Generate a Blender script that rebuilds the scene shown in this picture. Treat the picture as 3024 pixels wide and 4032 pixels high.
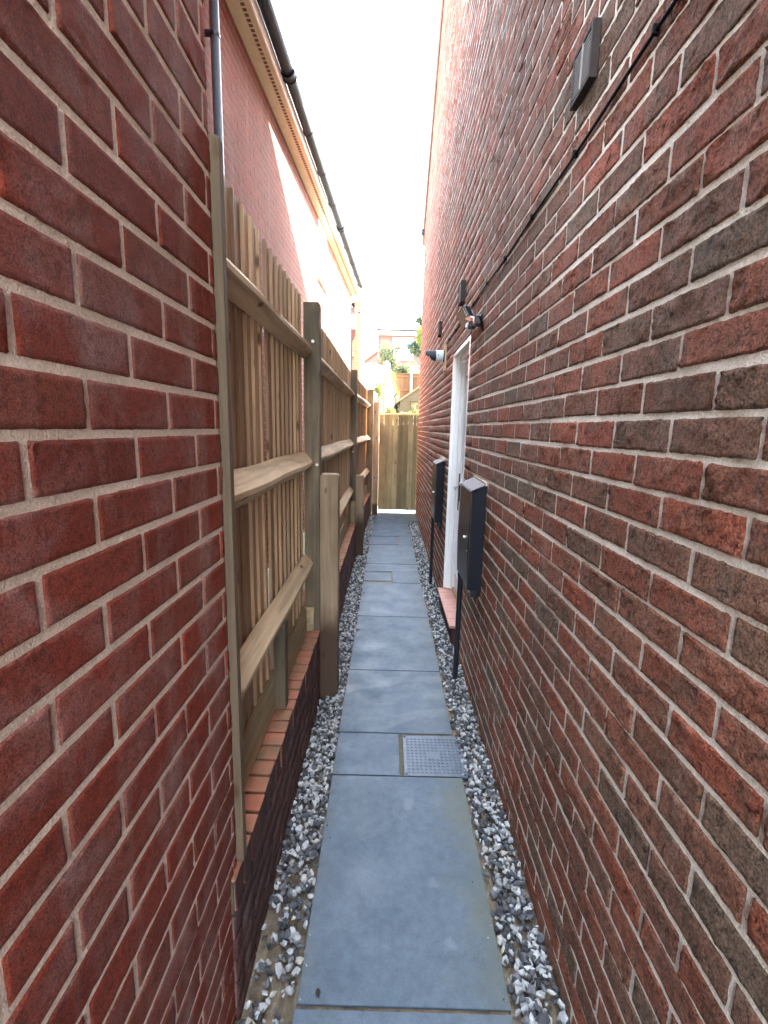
import bpy, bmesh, math, random
import numpy as np
from mathutils import Vector, Matrix
random.seed(7); RNG = np.random.default_rng(11)
for o in list(bpy.data.objects): bpy.data.objects.remove(o, do_unlink=True)
scene = bpy.context.scene; C = scene.collection
# ---------------------------------------------------------------- camera
PITCH, ROLL, YAW = 0.17653, 0.022427, -0.0046955
fw = Vector((math.sin(YAW)*math.cos(PITCH), math.cos(YAW)*math.cos(PITCH), -math.sin(PITCH)))
rt = Vector((math.cos(YAW), -math.sin(YAW), 0)); up = rt.cross(fw)
r2 = rt*math.cos(ROLL)+up*math.sin(ROLL); u2 = -rt*math.sin(ROLL)+up*math.cos(ROLL)
cd = bpy.data.cameras.new('camera'); cam = bpy.data.objects.new('camera', cd); C.objects.link(cam)
M = Matrix(((r2.x, u2.x, -fw.x, 0), (r2.y, u2.y, -fw.y, 0), (r2.z, u2.z, -fw.z, 1.59), (0, 0, 0, 1)))
cam.matrix_world = M
cd.sensor_fit = 'VERTICAL'; cd.sensor_height = 36; cd.lens = 16.51; cd.clip_start = 0.03; cd.clip_end = 2000
scene.camera = cam
# ---------------------------------------------------------------- sky, sun, exposure
SUN = Vector((1.95, 1.36, 1.75)).normalized()
w = bpy.data.worlds.new('World'); scene.world = w; w.use_nodes = True
wn = w.node_tree.nodes; sky = wn.new('ShaderNodeTexSky'); sky.sky_type = 'NISHITA'; sky.sun_disc = False
sky.sun_elevation = math.asin(SUN.z); sky.sun_rotation = math.atan2(SUN.x, SUN.y)
sky.air_density = 1.0; sky.dust_density = 1.0
wn['Background'].inputs[1].default_value = 0.15
hs = wn.new('ShaderNodeHueSaturation'); hs.inputs['Saturation'].default_value = .36   # hazy, whitish air
w.node_tree.links.new(sky.outputs[0], hs.inputs['Color']); w.node_tree.links.new(hs.outputs[0], wn['Background'].inputs[0])
sd = bpy.data.lights.new('sun', 'SUN'); sd.energy = 3.0; sd.angle = math.radians(0.5); sd.color = (1, .93, .82)
so = bpy.data.objects.new('sun', sd); C.objects.link(so); so.rotation_euler = SUN.to_track_quat('Z', 'Y').to_euler()
scene.view_settings.view_transform = 'Standard'; scene.view_settings.look = 'None'
scene.view_settings.exposure = 5.0; scene.view_settings.gamma = 1
scene.render.resolution_x = 768; scene.render.resolution_y = 1024
try:
    scene.cycles.max_bounces = 8; scene.cycles.diffuse_bounces = 6
except Exception: pass

# ---------------------------------------------------------------- material helper
class NT:
    def __init__(s, name):
        s.m = bpy.data.materials.new(name); s.m.use_nodes = True; s.t = s.m.node_tree
        s.b = s.t.nodes['Principled BSDF']; s.L = s.t.links.new
    def n(s, typ, **k):
        x = s.t.nodes.new('ShaderNode'+typ)
        for a, v in k.items(): setattr(x, a, v)
        return x
    def put(s, sock, v):
        if isinstance(v, bpy.types.NodeSocket): s.L(v, sock)
        elif isinstance(v, (tuple, list)) and len(v) == 3 and sock.type == 'RGBA': sock.default_value = (*v, 1)
        else: sock.default_value = v
    def coord(s, scale=(1, 1, 1), kind='Object', loc=(0, 0, 0)):
        c = s.n('TexCoord'); mp = s.n('Mapping'); s.L(c.outputs[kind], mp.inputs[0])
        mp.inputs['Scale'].default_value = scale; mp.inputs['Location'].default_value = loc
        return mp.outputs[0]
    def noise(s, vec, scale=5, detail=4, rough=.55, dist=0):
        x = s.n('TexNoise'); s.L(vec, x.inputs['Vector']); x.inputs['Scale'].default_value = scale
        x.inputs['Detail'].default_value = detail; x.inputs['Roughness'].default_value = rough
        x.inputs['Distortion'].default_value = dist
        return x.outputs['Fac']
    def vor(s, vec, scale=5, out='Distance', feature='F1'):
        x = s.n('TexVoronoi', feature=feature); s.L(vec, x.inputs['Vector']); x.inputs['Scale'].default_value = scale
        return x.outputs[out]
    def ramp(s, f, stops, interp='LINEAR'):
        x = s.n('ValToRGB'); s.put(x.inputs[0], f); e = x.color_ramp; e.interpolation = interp
        while len(e.elements) < len(stops): e.elements.new(.5)
        for el, (p, c) in zip(e.elements, stops):
            el.position = p; el.color = (*c, 1) if isinstance(c, (tuple, list)) else (c, c, c, 1)
        return x.outputs[0]
    def mix(s, f, a, b, mode='MIX'):
        x = s.n('Mix', data_type='RGBA', blend_type=mode)
        s.put(x.inputs[0], f); s.put(x.inputs[6], a); s.put(x.inputs[7], b)
        return x.outputs[2]
    def math(s, op, a, b=0.0, c=None, clamp=False):
        x = s.n('Math', operation=op, use_clamp=clamp); s.put(x.inputs[0], a); s.put(x.inputs[1], b)
        if c is not None: s.put(x.inputs[2], c)
        return x.outputs[0]
    def attr(s, name, out='Fac'):
        x = s.n('Attribute'); x.attribute_name = name; return x.outputs[out]
    def sep(s, vec):
        x = s.n('SeparateXYZ'); s.L(vec, x.inputs[0]); return x.outputs
    def bump(s, h, strength=.5, dist=.01, prev=None):
        x = s.n('Bump'); x.inputs['Strength'].default_value = strength; x.inputs['Distance'].default_value = dist
        s.L(h, x.inputs['Height'])
        if prev is not None: s.L(prev, x.inputs['Normal'])
        return x.outputs[0]
    def done(s, col=None, rough=None, normal=None, metal=None, spec=None):
        if col is not None: s.put(s.b.inputs['Base Color'], col)
        if rough is not None: s.put(s.b.inputs['Roughness'], rough)
        if normal is not None: s.L(normal, s.b.inputs['Normal'])
        if metal is not None: s.b.inputs['Metallic'].default_value = metal
        if spec is not None: s.b.inputs['Specular IOR Level'].default_value = spec
        return s.m

def brick_mat(name, stops, patch, patch_amt, fine=260, big=14, bstr=.6, bdist=.004, white=.0, streaks=.25, pit=.6):
    t = NT(name); v = t.coord(); r = t.attr('rnd')
    c = t.ramp(r, stops)
    n1 = t.noise(v, big, 5, .65, .4); n2 = t.noise(v, fine, 3, .6); n3 = t.noise(v, 60, 6, .7, .8)
    c = t.mix(t.math('MULTIPLY', t.ramp(n1, [(.47, 0.), (.68, 1.)]), patch_amt), c, patch)
    st = t.noise(t.coord((1, 7, .9), loc=(2, 3, 1)), 1, 4, .6)           # faint run-off streaks down the wall
    c = t.mix(t.ramp(st, [(.52, 0.), (.66, streaks)]), c, t.mix(.5, patch, (.42, .34, .30)))
    big2 = t.noise(v, 1.3, 3, .6)
    c = t.mix(.55, c, t.ramp(big2, [(.32, .62), (.68, 1.3)]), 'MULTIPLY')
    c = t.mix(.95, c, t.ramp(n2, [(.33, .42), (.5, 1.), (.67, 1.5)]), 'MULTIPLY')
    c = t.mix(pit, c, t.ramp(n3, [(.36, .18), (.46, .85), (.55, 1.05), (.7, 1.3)]), 'MULTIPLY')
    if white:
        c = t.mix(t.ramp(t.noise(v, 38, 6, .75), [(.685, 0.), (.72, white)]), c, (.5, .45, .4))
    h = t.math('ADD', t.math('MULTIPLY', n3, 1.0), t.math('MULTIPLY', n2, .35))
    return t.done(c, .9, t.bump(h, bstr, bdist), spec=.25)
M_BR = brick_mat('weathered_mixed_brick', [(0, (.21, .092, .055)), (.22, (.32, .09, .05)), (.42, (.225, .13, .085)), (.68, (.37, .10, .055)), (.86, (.19, .128, .088)), (1., (.29, .10, .06))],
                 (.12, .096, .066), .65, 240, 11, 1.0, .02, .7, .3, .85)
M_BL = brick_mat('smooth_dark_red_brick', [(0, (.15, .025, .013)), (.5, (.19, .032, .017)), (1., (.165, .038, .021))],
                 (.23, .125, .115), .7, 420, 6, .7, .003, .6, .3, .5)
M_BH = brick_mat('orange_red_brick', [(0, (.125, .023, .011)), (.5, (.145, .028, .014)), (1., (.11, .029, .017))],
                 (.11, .036, .022), .5, 120, 5, .3, .002)
M_BW = brick_mat('dark_shaded_plinth_brick', [(0, (.06, .026, .022)), (.5, (.08, .032, .027)), (1., (.055, .03, .027))],
                 (.05, .03, .03), .6, 240, 10, .6, .003)  # dark brick colour with some of the wall's shade mixed in
def coping_mat():
    t = NT('coping_brick'); v = t.coord(); r = t.attr('rnd')
    c = t.ramp(r, [(0, (.36, .13, .075)), (.5, (.42, .16, .10)), (1, (.33, .14, .08))])
    c = t.mix(t.ramp(t.noise(v, 9, 5, .65, .5), [(.42, 0.), (.62, .8)]), c, (.16, .13, .07))
    c = t.mix(.5, c, t.ramp(t.noise(v, 220, 3), [(.3, .6), (.7, 1.25)]), 'MULTIPLY')
    return t.done(c, .9, t.bump(t.noise(v, 180, 4), .4, .002))
M_COP = coping_mat()
def mortar_mat(name, col, dirt):
    t = NT(name); v = t.coord()
    c = t.mix(t.ramp(t.noise(v, 6, 5, .6), [(.4, 0.), (.7, .8)]), col, dirt)
    c = t.mix(.7, c, t.ramp(t.noise(v, 300, 3), [(.3, .6), (.7, 1.2)]), 'MULTIPLY')
    h = t.math('ADD', t.noise(v, 90, 5, .7), t.noise(v, 350, 2))
    return t.done(c, .95, t.bump(h, .8, .004), spec=.2)
M_MR = mortar_mat('pale_lime_mortar', (.88, .84, .75), (.66, .60, .50))
M_ML = mortar_mat('grey_sand_mortar', (.74, .62, .53), (.54, .43, .35))
M_MH = mortar_mat('pink_mortar', (.34, .20, .14), (.28, .16, .12))
M_MW = mortar_mat('dark_mortar', (.16, .10, .085), (.08, .05, .045))

def wood_mat(name, a, b, axis=2, stain=(.10, .10, .06), stain_amt=.5, knots=True, rnd=True, streak=30, rough=.8, damp=None, weather=None):
    t = NT(name); sc = [streak]*3; sc[axis] = streak*.045
    v = t.coord(tuple(sc)); v1 = t.coord()
    g = t.noise(v, 1, 5, .65, 1.2); g2 = t.noise(v, 4, 3, .6)
    if rnd:
        c0 = t.mix(t.attr('rnd'), a, b)
    else: c0 = t.mix(t.noise(v1, 1.5, 2), a, b)
    c0 = t.mix(.8, c0, t.ramp(t.math('FRACT', t.math('MULTIPLY', t.attr('rnd'), 7.3)), [(0, .72), (1, 1.2)]), 'MULTIPLY') if rnd else c0
    c = t.mix(.85, c0, t.ramp(g, [(.3, .55), (.5, 1.), (.7, 1.2)]), 'MULTIPLY')
    c = t.mix(.5, c, t.ramp(g2, [(.3, .65), (.65, 1.15)]), 'MULTIPLY')
    sc2 = [2.5]*3; sc2[axis] = 1.2
    c = t.mix(t.math('MULTIPLY', t.ramp(t.noise(t.coord(tuple(sc2), loc=(3, 1, 2)), 1, 4, .6), [(.42, 0.), (.65, 1.)]), stain_amt), c, stain)
    if knots:
        sk = [9.]*3; sk[axis] = 4.2
        kd = t.vor(t.coord(tuple(sk), loc=(.3, .7, .1)), 1)
        c = t.mix(t.ramp(kd, [(.06, .85), (.13, 0.)]), c, (.07, .035, .018))
    if damp:   # rising damp: a stain on the timber near the soil
        z = t.sep(v1)[2]; zz = t.math('ADD', z, t.math('MULTIPLY', t.noise(v1, 12, 4), .12))
        c = t.mix(t.ramp(t.math('DIVIDE', zz, damp), [(.75, .9), (1., 0.)]), c, (.045, .024, .016))
    h = t.math('ADD', g, t.math('MULTIPLY', g2, .5))
    return t.done(c, rough, t.bump(h, .5, .003), spec=.25)
M_BOARD = wood_mat('feather_edge_board', (.36, .24, .145), (.49, .34, .21), 2, (.24, .15, .095), .55, streak=26)
M_RAIL = wood_mat('sawn_arris_rail', (.48, .36, .225), (.56, .43, .275), 1, (.25, .20, .12), .4, streak=22)
M_POST = wood_mat('green_treated_post', (.15, .115, .078), (.17, .13, .088), 2, (.037, .036, .024), .85, streak=24)
M_SPUR = wood_mat('repair_post_timber', (.28, .205, .135), (.32, .235, .155), 2, (.14, .098, .06), .7, streak=20, damp=.62)
M_SPURB = wood_mat('rough_batten_timber', (.155, .112, .072), (.18, .13, .085), 2, (.10, .074, .05), .6, streak=30)
M_GRAVB = wood_mat('gravel_board_timber', (.29, .225, .13), (.34, .265, .16), 1, (.16, .15, .09), .6, streak=22)
M_GATE = wood_mat('gate_board', (.19, .17, .095), (.30, .265, .155), 2, (.11, .095, .055), .6, streak=18)
M_FAR = wood_mat('garden_fence_board', (.10, .05, .022), (.14, .07, .032), 2, (.09, .04, .02), .3, streak=10, knots=False)
M_YEL = wood_mat('new_timber', (.55, .42, .20), (.6, .46, .24), 2, (.4, .3, .15), .2, streak=12, knots=False)

def simple(name, col, rough=.5, metal=0., nscale=0, namt=.25, bump=0., spec=.5):
    t = NT(name); v = t.coord()
    c = col
    if nscale:
        c = t.mix(namt, col, t.ramp(t.noise(v, nscale, 5, .65), [(.3, .4), (.7, 1.4)]), 'MULTIPLY')
    nm = t.bump(t.noise(v, (nscale or 40)*3, 4), bump, .002) if bump else None
    return t.done(c, rough, nm, metal, spec)
M_UPVC = simple('white_upvc', (.86, .89, .90), .28, nscale=6, namt=.08)
M_CREAM = simple('white_fascia', (.8, .78, .74), .4, nscale=5, namt=.1)
M_SOFF = simple('soffit_board', (.58, .50, .36), .55, nscale=8, namt=.2)
M_HOLE = simple('soffit_vent_mesh', (.12, .07, .04), .8, nscale=30)
M_BLKP = simple('black_plastic', (.010, .012, .019), .3, nscale=20, namt=.3)
M_GUT = simple('black_gutter_plastic', (.005, .008, .018), .6, nscale=12, namt=.2, spec=.22)
M_PIPE = simple('grey_blue_downpipe_plastic', (.16, .215, .27), .3, nscale=9, namt=.25)
M_BOX = simple('black_powder_coat', (.005, .007, .014), .6, nscale=60, namt=.35, bump=.15, spec=.18)
M_BRASSY = simple('brushed_bronze_panel', (.08, .064, .05), .35, .5, nscale=7, namt=.35)
M_LID = simple('bare_metal_lid', (.085, .078, .085), .7, .0, nscale=25, namt=.4)
M_STEEL = simple('satin_steel', (.55, .53, .5), .3, .9)
M_VENT = simple('brown_vent_plastic', (.045, .037, .036), .8, nscale=14, namt=.2, spec=.1)
M_VDARK = simple('vent_shadow_gap', (.02, .02, .022), .7)
M_SLAT = simple('grey_vent_slat', (.33, .32, .31), .8, spec=.1)
M_CABLE = simple('black_cable', (.006, .005, .005), .7, spec=.1)
M_CAMW = simple('camera_shell_white', (.62, .72, .76), .35)
M_LENS = simple('camera_smoked_plastic', (.02, .03, .05), .4, spec=.3)
M_LABEL = simple('grey_lamp_label', (.5, .52, .58), .4)
M_LGLASS = simple('frosted_lamp_glass', (.45, .40, .36), .25)
M_SILL = simple('terracotta_sill_tile', (.50, .27, .21), .6, nscale=18, namt=.3, bump=.1)
M_TILE = simple('roof_tile', (.30, .17, .13), .8, nscale=20, namt=.4, bump=.4)
M_PALER = simple('washed_out_roof_tile', (.55, .44, .40), .8, nscale=8, namt=.3)  # overexposed look of the far roof put into a pale colour
M_CONC = simple('concrete_post_grey', (.25, .25, .25), .9, nscale=30, namt=.3, bump=.3)
M_SHED = simple('sage_shed_paint', (.09, .10, .062), .7, nscale=9, namt=.2)
M_SHEDR = simple('shed_roof_trim', (.24, .22, .13), .7, nscale=9, namt=.2)
M_WHITEF = simple('sunlit_white_panel', (.78, .76, .70), .7, nscale=6, namt=.12)  # sunlight on the fence panel put into a white base colour
M_PALEBR = simple('glare_pale_brick', (.42, .33, .20), .9, nscale=24, namt=.7)  # glare over the far pier lightened into this brick colour
M_HOP = simple('brown_hopper_plastic', (.12, .06, .055), .5)
M_FOIL = simple('old_sealant', (.52, .42, .34), .7, nscale=60, namt=.6, bump=.4)
def glass_mat(name, tint, rough=.05):
    t = NT(name); v = t.coord()
    return t.done(t.mix(.3, tint, t.ramp(t.noise(v, 3, 3), [(.3, .5), (.7, 1.3)]), 'MULTIPLY'), rough, spec=.9)
M_GLASS = glass_mat('door_window_glass', (.10, .13, .15))
M_GLASS2 = glass_mat('far_window_glass', (.10, .16, .2))

def slab_mat():
    t = NT('blue_grey_sandstone'); v = t.coord(); r = t.attr('rnd')
    c = t.ramp(r, [(0, (.070,.108,.146)), (1, (.089,.131,.174))])
    c = t.mix(.7, c, t.ramp(t.noise(v, 3.2, 6, .6, .6), [(.3, .80), (.7, 1.13)]), 'MULTIPLY')
    c = t.mix(.8, c, t.ramp(t.noise(v, 26, 6, .7), [(.32, .72), (.5, 1.), (.68, 1.22)]), 'MULTIPLY')
    c = t.mix(.5, c, t.ramp(t.noise(v, 160, 3), [(.3, .72), (.7, 1.2)]), 'MULTIPLY')
    x, y, z = t.sep(v)
    # algae bloom on the wall side of the slab under the eaves drip
    gx = t.ramp(t.math('ADD', x, t.math('MULTIPLY', t.math('SUBTRACT', t.noise(v, 5, 5, .7), .5), .42)), [(.22, 0.), (.36, 1.)])
    gy = t.ramp(t.math('DIVIDE', t.math('ADD', y, t.math('MULTIPLY', t.noise(v, 3, 4), .5)), 4.), [(.28, 0.), (.36, .6), (.56, .65), (.62, .2), (1., .25)])
    c = t.mix(t.math('MULTIPLY', gx, gy), c, (.105, .115, .075))
    gl = t.ramp(t.math('ADD', t.math('MULTIPLY', x, -1.), t.math('MULTIPLY', t.noise(v, 7, 5, .7), .2)), [(.27, 0.), (.34, .5)])
    c = t.mix(t.math('MULTIPLY', gl, .5), c, (.13, .13, .10))
    # broom swirls left on the third slab: rings about a point off its right-hand edge
    dx = t.math('SUBTRACT', x, .42); dy = t.math('MULTIPLY', t.math('SUBTRACT', y, 1.9), 1.25)
    rr = t.math('SQRT', t.math('ADD', t.math('MULTIPLY', dx, dx), t.math('MULTIPLY', dy, dy)))
    rr = t.math('ADD', rr, t.math('MULTIPLY', t.noise(v, 4, 3), .16))
    sw = t.math('MULTIPLY', t.math('ADD', t.math('SINE', t.math('MULTIPLY', rr, 27.)), 1.), .5)
    sw = t.ramp(sw, [(.45, 0.), (.75, 1.)])
    m1 = t.math('MULTIPLY', t.math('GREATER_THAN', y, 2.26), t.math('LESS_THAN', y, 2.9))
    fade = t.ramp(t.noise(v, 3.5, 4), [(.40, 0.), (.66, .2)])
    c = t.mix(t.math('MULTIPLY', t.math('MULTIPLY', sw, m1), fade), c, (.36, .375, .38))
    # pale smudges (dried footprints)
    for (sx, sy, sr) in ((.125, 1.775, .03), (.197, 1.415, .021), (.232, 1.215, .022)):
        a = t.math('SUBTRACT', x, sx); b_ = t.math('MULTIPLY', t.math('SUBTRACT', y, sy), .75)
        d = t.math('SQRT', t.math('ADD', t.math('MULTIPLY', a, a), t.math('MULTIPLY', b_, b_)))
        d = t.math('ADD', t.math('DIVIDE', d, sr), t.math('MULTIPLY', t.math('SUBTRACT', t.noise(v, 45, 5, .7), .5), 2.6))
        c = t.mix(t.ramp(d, [(.2, .2), (.6, .16), (1.1, 0.)]), c, (.26, .30, .33))
    c = t.mix(t.ramp(t.vor(v, 16), [(.012, .35), (.03, 0.)]), c, (.5, .5, .48))
    h = t.math('ADD', t.noise(v, 60, 5, .6), t.math('MULTIPLY', t.noise(v, 8, 4), 2.))
    return t.done(c, t.ramp(t.noise(v, 6, 4), [(.3, .48), (.7, .68)]), t.bump(h, .25, .002), spec=.4)
M_SLAB = slab_mat()
def cover_mat():
    t = NT('cast_inspection_cover'); v = t.coord()
    c = t.mix(t.ramp(t.noise(v, 14, 5, .65), [(.35, 0.), (.65, .8)]), (.065, .088, .118), (.10, .13, .165))
    c = t.mix(.4, c, t.ramp(t.noise(v, 200, 3), [(.3, .6), (.7, 1.2)]), 'MULTIPLY')
    return t.done(c, .45, t.bump(t.noise(v, 150, 3), .3, .001), .3)
M_COVER = cover_mat()
def soil_mat():
    t = NT('sandy_bed'); v = t.coord()
    c = t.mix(t.ramp(t.noise(v, 18, 6, .7), [(.35, 0.), (.65, 1.)]), (.30, .25, .17), (.13, .105, .075))
    c = t.mix(t.ramp(t.vor(v, 140), [(.05, .7), (.22, 0.)]), c, (.5, .42, .28))
    return t.done(c, .95, t.bump(t.noise(v, 120, 5, .7), 1., .008))
M_SOIL = soil_mat()
def ground_mat():
    t = NT('lawn_and_paving'); v = t.coord()
    c = t.mix(t.ramp(t.noise(v, .8, 5), [(.4, 0.), (.6, 1.)]), (.30, .29, .25), (.22, .25, .12))
    c = t.mix(.5, c, t.ramp(t.noise(v, 30, 4), [(.3, .5), (.7, 1.3)]), 'MULTIPLY')
    return t.done(c, .95, t.bump(t.noise(v, 40, 4), .5, .02))
M_GROUND = ground_mat()
def stone_mat():
    t = NT('chipped_limestone_gravel'); v = t.coord(); r = t.attr('rnd')
    c = t.ramp(r, [(0, (.04, .045, .052)), (.34, (.08, .086, .096)), (.57, (.16, .168, .175)), (.64, (.34, .36, .37)), (.9, (.50, .53, .53)), (1., (.42, .39, .33))])
    c = t.mix(.6, c, t.ramp(t.noise(v, 90, 4, .6), [(.3, .6), (.7, 1.25)]), 'MULTIPLY')
    return t.done(c, .8, t.bump(t.noise(v, 260, 4), .4, .002), spec=.3)
M_STONE = stone_mat()
def leaf_mat(name, stops, trans=.3):
    t = NT(name); c = t.ramp(t.attr('rnd'), stops)
    t.b.inputs['Transmission Weight'].default_value = 0
    t.put(t.b.inputs['Base Color'], c); t.b.inputs['Roughness'].default_value = .55
    tr = t.n('BsdfTranslucent'); t.L(c, tr.inputs[0]); mx = t.n('MixShader'); mx.inputs[0].default_value = trans
    out = t.t.nodes['Material Output']; t.L(t.b.outputs[0], mx.inputs[1]); t.L(tr.outputs[0], mx.inputs[2]); t.L(mx.outputs[0], out.inputs[0])
    return t.m
M_LPALE = leaf_mat('pale_variegated_leaf', [(0, (.05, .07, .03)), (.5, (.10, .12, .055)), (1, (.20, .21, .11))], .35)
M_LDARK = leaf_mat('dark_evergreen_leaf', [(0, (.018, .035, .022)), (.6, (.035, .06, .035)), (1, (.10, .13, .04))], .2)
M_LYEL = leaf_mat('yellow_green_leaf', [(0, (.045, .075, .018)), (.5, (.12, .16, .03)), (1, (.26, .28, .05))], .4)
M_LRED = leaf_mat('russet_leaf', [(0, (.22, .07, .03)), (.4, (.12, .15, .03)), (1, (.35, .30, .06))], .35)
M_BARK = simple('bark', (.10, .08, .06), .9, nscale=20, namt=.5, bump=.5)

# ---------------------------------------------------------------- object helpers
def tag(o, label=None, cat=None, group=None, kind=None):
    if label: o['label'] = label
    if cat: o['category'] = cat
    if group: o['group'] = group
    if kind: o['kind'] = kind
    return o
def empty(name, label, cat, loc=(0, 0, 0), rz=0, group=None):
    o = bpy.data.objects.new(name, None); C.objects.link(o); o.location = loc; o.rotation_euler = (0, 0, rz)
    o.empty_display_size = .1
    return tag(o, label, cat, group)
class MB:
    """collects geometry for ONE mesh object"""
    def __init__(s): s.v = []; s.f = []; s.r = []; s.mi = []; s.sm = []
    def add(s, vs, fs, r=.5, mi=0, smooth=False):
        b = len(s.v); s.v.extend([tuple(v) for v in vs])
        for f in fs: s.f.append([b+i for i in f]); s.r.append(r); s.mi.append(mi); s.sm.append(smooth)
        return s
    def box(s, x0, x1, y0, y1, z0, z1, r=.5, mi=0, M=None):
        vs = [Vector((x, y, z)) for x in (x0, x1) for y in (y0, y1) for z in (z0, z1)]
        if M is not None: vs = [M @ v for v in vs]
        return s.add(vs, [(0, 1, 3, 2), (4, 6, 7, 5), (0, 4, 5, 1), (2, 3, 7, 6), (0, 2, 6, 4), (1, 5, 7, 3)], r, mi)
    def bbox(s, x0, x1, y0, y1, z0, z1, bev=.003, r=.5, mi=0, jit=0., M=None):
        """box with bevelled edges; jit makes it slightly crooked"""
        bm = bmesh.new(); bmesh.ops.create_cube(bm, size=1)
        for v in bm.verts:
            v.co = Vector((x0+(v.co.x+.5)*(x1-x0), y0+(v.co.y+.5)*(y1-y0), z0+(v.co.z+.5)*(z1-z0)))
            if jit: v.co += Vector([random.uniform(-jit, jit) for _ in range(3)])
        bmesh.ops.bevel(bm, geom=bm.edges[:], offset=bev, segments=2, affect='EDGES', profile=.6)
        return s.addbm(bm, r, mi, M)
    def addbm(s, bm, r=.5, mi=0, M=None, smooth=False):
        bm.verts.ensure_lookup_table(); bm.verts.index_update()
        s.add([(M @ v.co if M is not None else v.co) for v in bm.verts], [[v.index for v in f.verts] for f in bm.faces], r, mi, smooth)
        bm.free(); return s
    def tube(s, pts, rad, n=10, r=.5, mi=0, caps=True):
        pts = [Vector(p) for p in pts]; rads = rad if isinstance(rad, (list, tuple)) else [rad]*len(pts); rings = []
        for i, p in enumerate(pts):
            d = (pts[min(i+1, len(pts)-1)]-pts[max(i-1, 0)]).normalized()
            a = d.cross(Vector((0, 0, 1)));
            if a.length < .05: a = d.cross(Vector((1, 0, 0)))
            a.normalize(); b = d.cross(a)
            rings.append([p+(a*math.cos(t)+b*math.sin(t))*rads[i] for t in [k*2*math.pi/n for k in range(n)]])
        vs = [v for rg in rings for v in rg]; fs = []
        for i in range(len(pts)-1):
            for k in range(n): fs.append((i*n+k, i*n+(k+1) % n, (i+1)*n+(k+1) % n, (i+1)*n+k))
        s.add(vs, fs, r, mi, True)
        if caps: s.add(rings[0], [tuple(range(n))], r, mi); s.add(rings[-1], [tuple(range(n))[::-1]], r, mi)
        return s
    def prism(s, prof, y0, y1, r=.5, mi=0, axis='y', M=None):
        """profile in the two other axes, swept along one axis"""
        def P(a, b, t): return Vector((a, t, b)) if axis == 'y' else (Vector((a, b, t)) if axis == 'z' else Vector((t, a, b)))
        n = len(prof); vs = [P(a, b, y0) for a, b in prof]+[P(a, b, y1) for a, b in prof]
        if M is not None: vs = [M @ v for v in vs]
        return s.add(vs, [tuple(range(n)), tuple(range(n, 2*n))[::-1]]+[(i, (i+1) % n, n+(i+1) % n, n+i) for i in range(n)], r, mi)
    def build(s, name, mats, parent=None, label=None, recalc=True):
        me = bpy.data.meshes.new(name); me.from_pydata(s.v, [], s.f)
        for m in (mats if isinstance(mats, (list, tuple)) else [mats]): me.materials.append(m)
        a = me.attributes.new('rnd', 'FLOAT', 'FACE'); a.data.foreach_set('value', np.array(s.r, dtype=np.float32))
        me.polygons.foreach_set('material_index', s.mi); me.polygons.foreach_set('use_smooth', s.sm)
        if recalc:
            bm = bmesh.new(); bm.from_mesh(me); bmesh.ops.recalc_face_normals(bm, faces=bm.faces[:]); bm.to_mesh(me); bm.free()
        me.update(); o = bpy.data.objects.new(name, me); C.objects.link(o)
        if parent is not None: o.parent = parent
        if label: o['label'] = label
        return o

def bricks(mb, L, z0, z1, zline, uph, s=1, holes=(), lod=lambda u: 0, rough=(.0015, .003), mi=0, back=-.03, clip=None, course=.075, blen=.225, wav=0., jitc=0.):
    """stretcher bond in the local plane x=0, running along +y; s is the side the face looks to"""
    k0 = int(math.floor((z0-zline)/course)); k1 = int(math.ceil((z1-zline)/course))
    for k in range(k0, k1):
        zc = zline+k*course; off = uph+(blen/2 if k % 2 else 0)
        j0 = int(math.floor(-off/blen))-1; j1 = int(math.ceil((L-off)/blen))+1
        for j in range(j0, j1):
            ua = off+j*blen+.005; ub = ua+blen-.010; wv = wav*(math.sin(2.3*ua+1.7*k)+math.sin(5.1*ua+2.9*k))*.5; va = zc+.005+wv; vb = zc+course-.005+wv*.8
            ua, ub = max(ua, 0), min(ub, L); va, vb = max(va, z0), min(vb, z1)
            if ub-ua < .02 or vb-va < .012: continue
            segs = [(ua, ub)]
            for (ha, hb, ga, gb) in holes:
                if vb > ga+.01 and va < gb-.01:
                    ns = []
                    for (a, b) in segs:
                        if b <= ha or a >= hb: ns.append((a, b)); continue
                        if ha-a > .02: ns.append((a, ha))
                        if b-hb > .02: ns.append((hb, b))
                    segs = ns
            for (a, b) in segs:
                if clip and not clip((a+b)/2, vb): continue
                one_brick(mb, a, b, va, vb, s, lod((a+b)/2), rough, mi, back, jitc)
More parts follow.
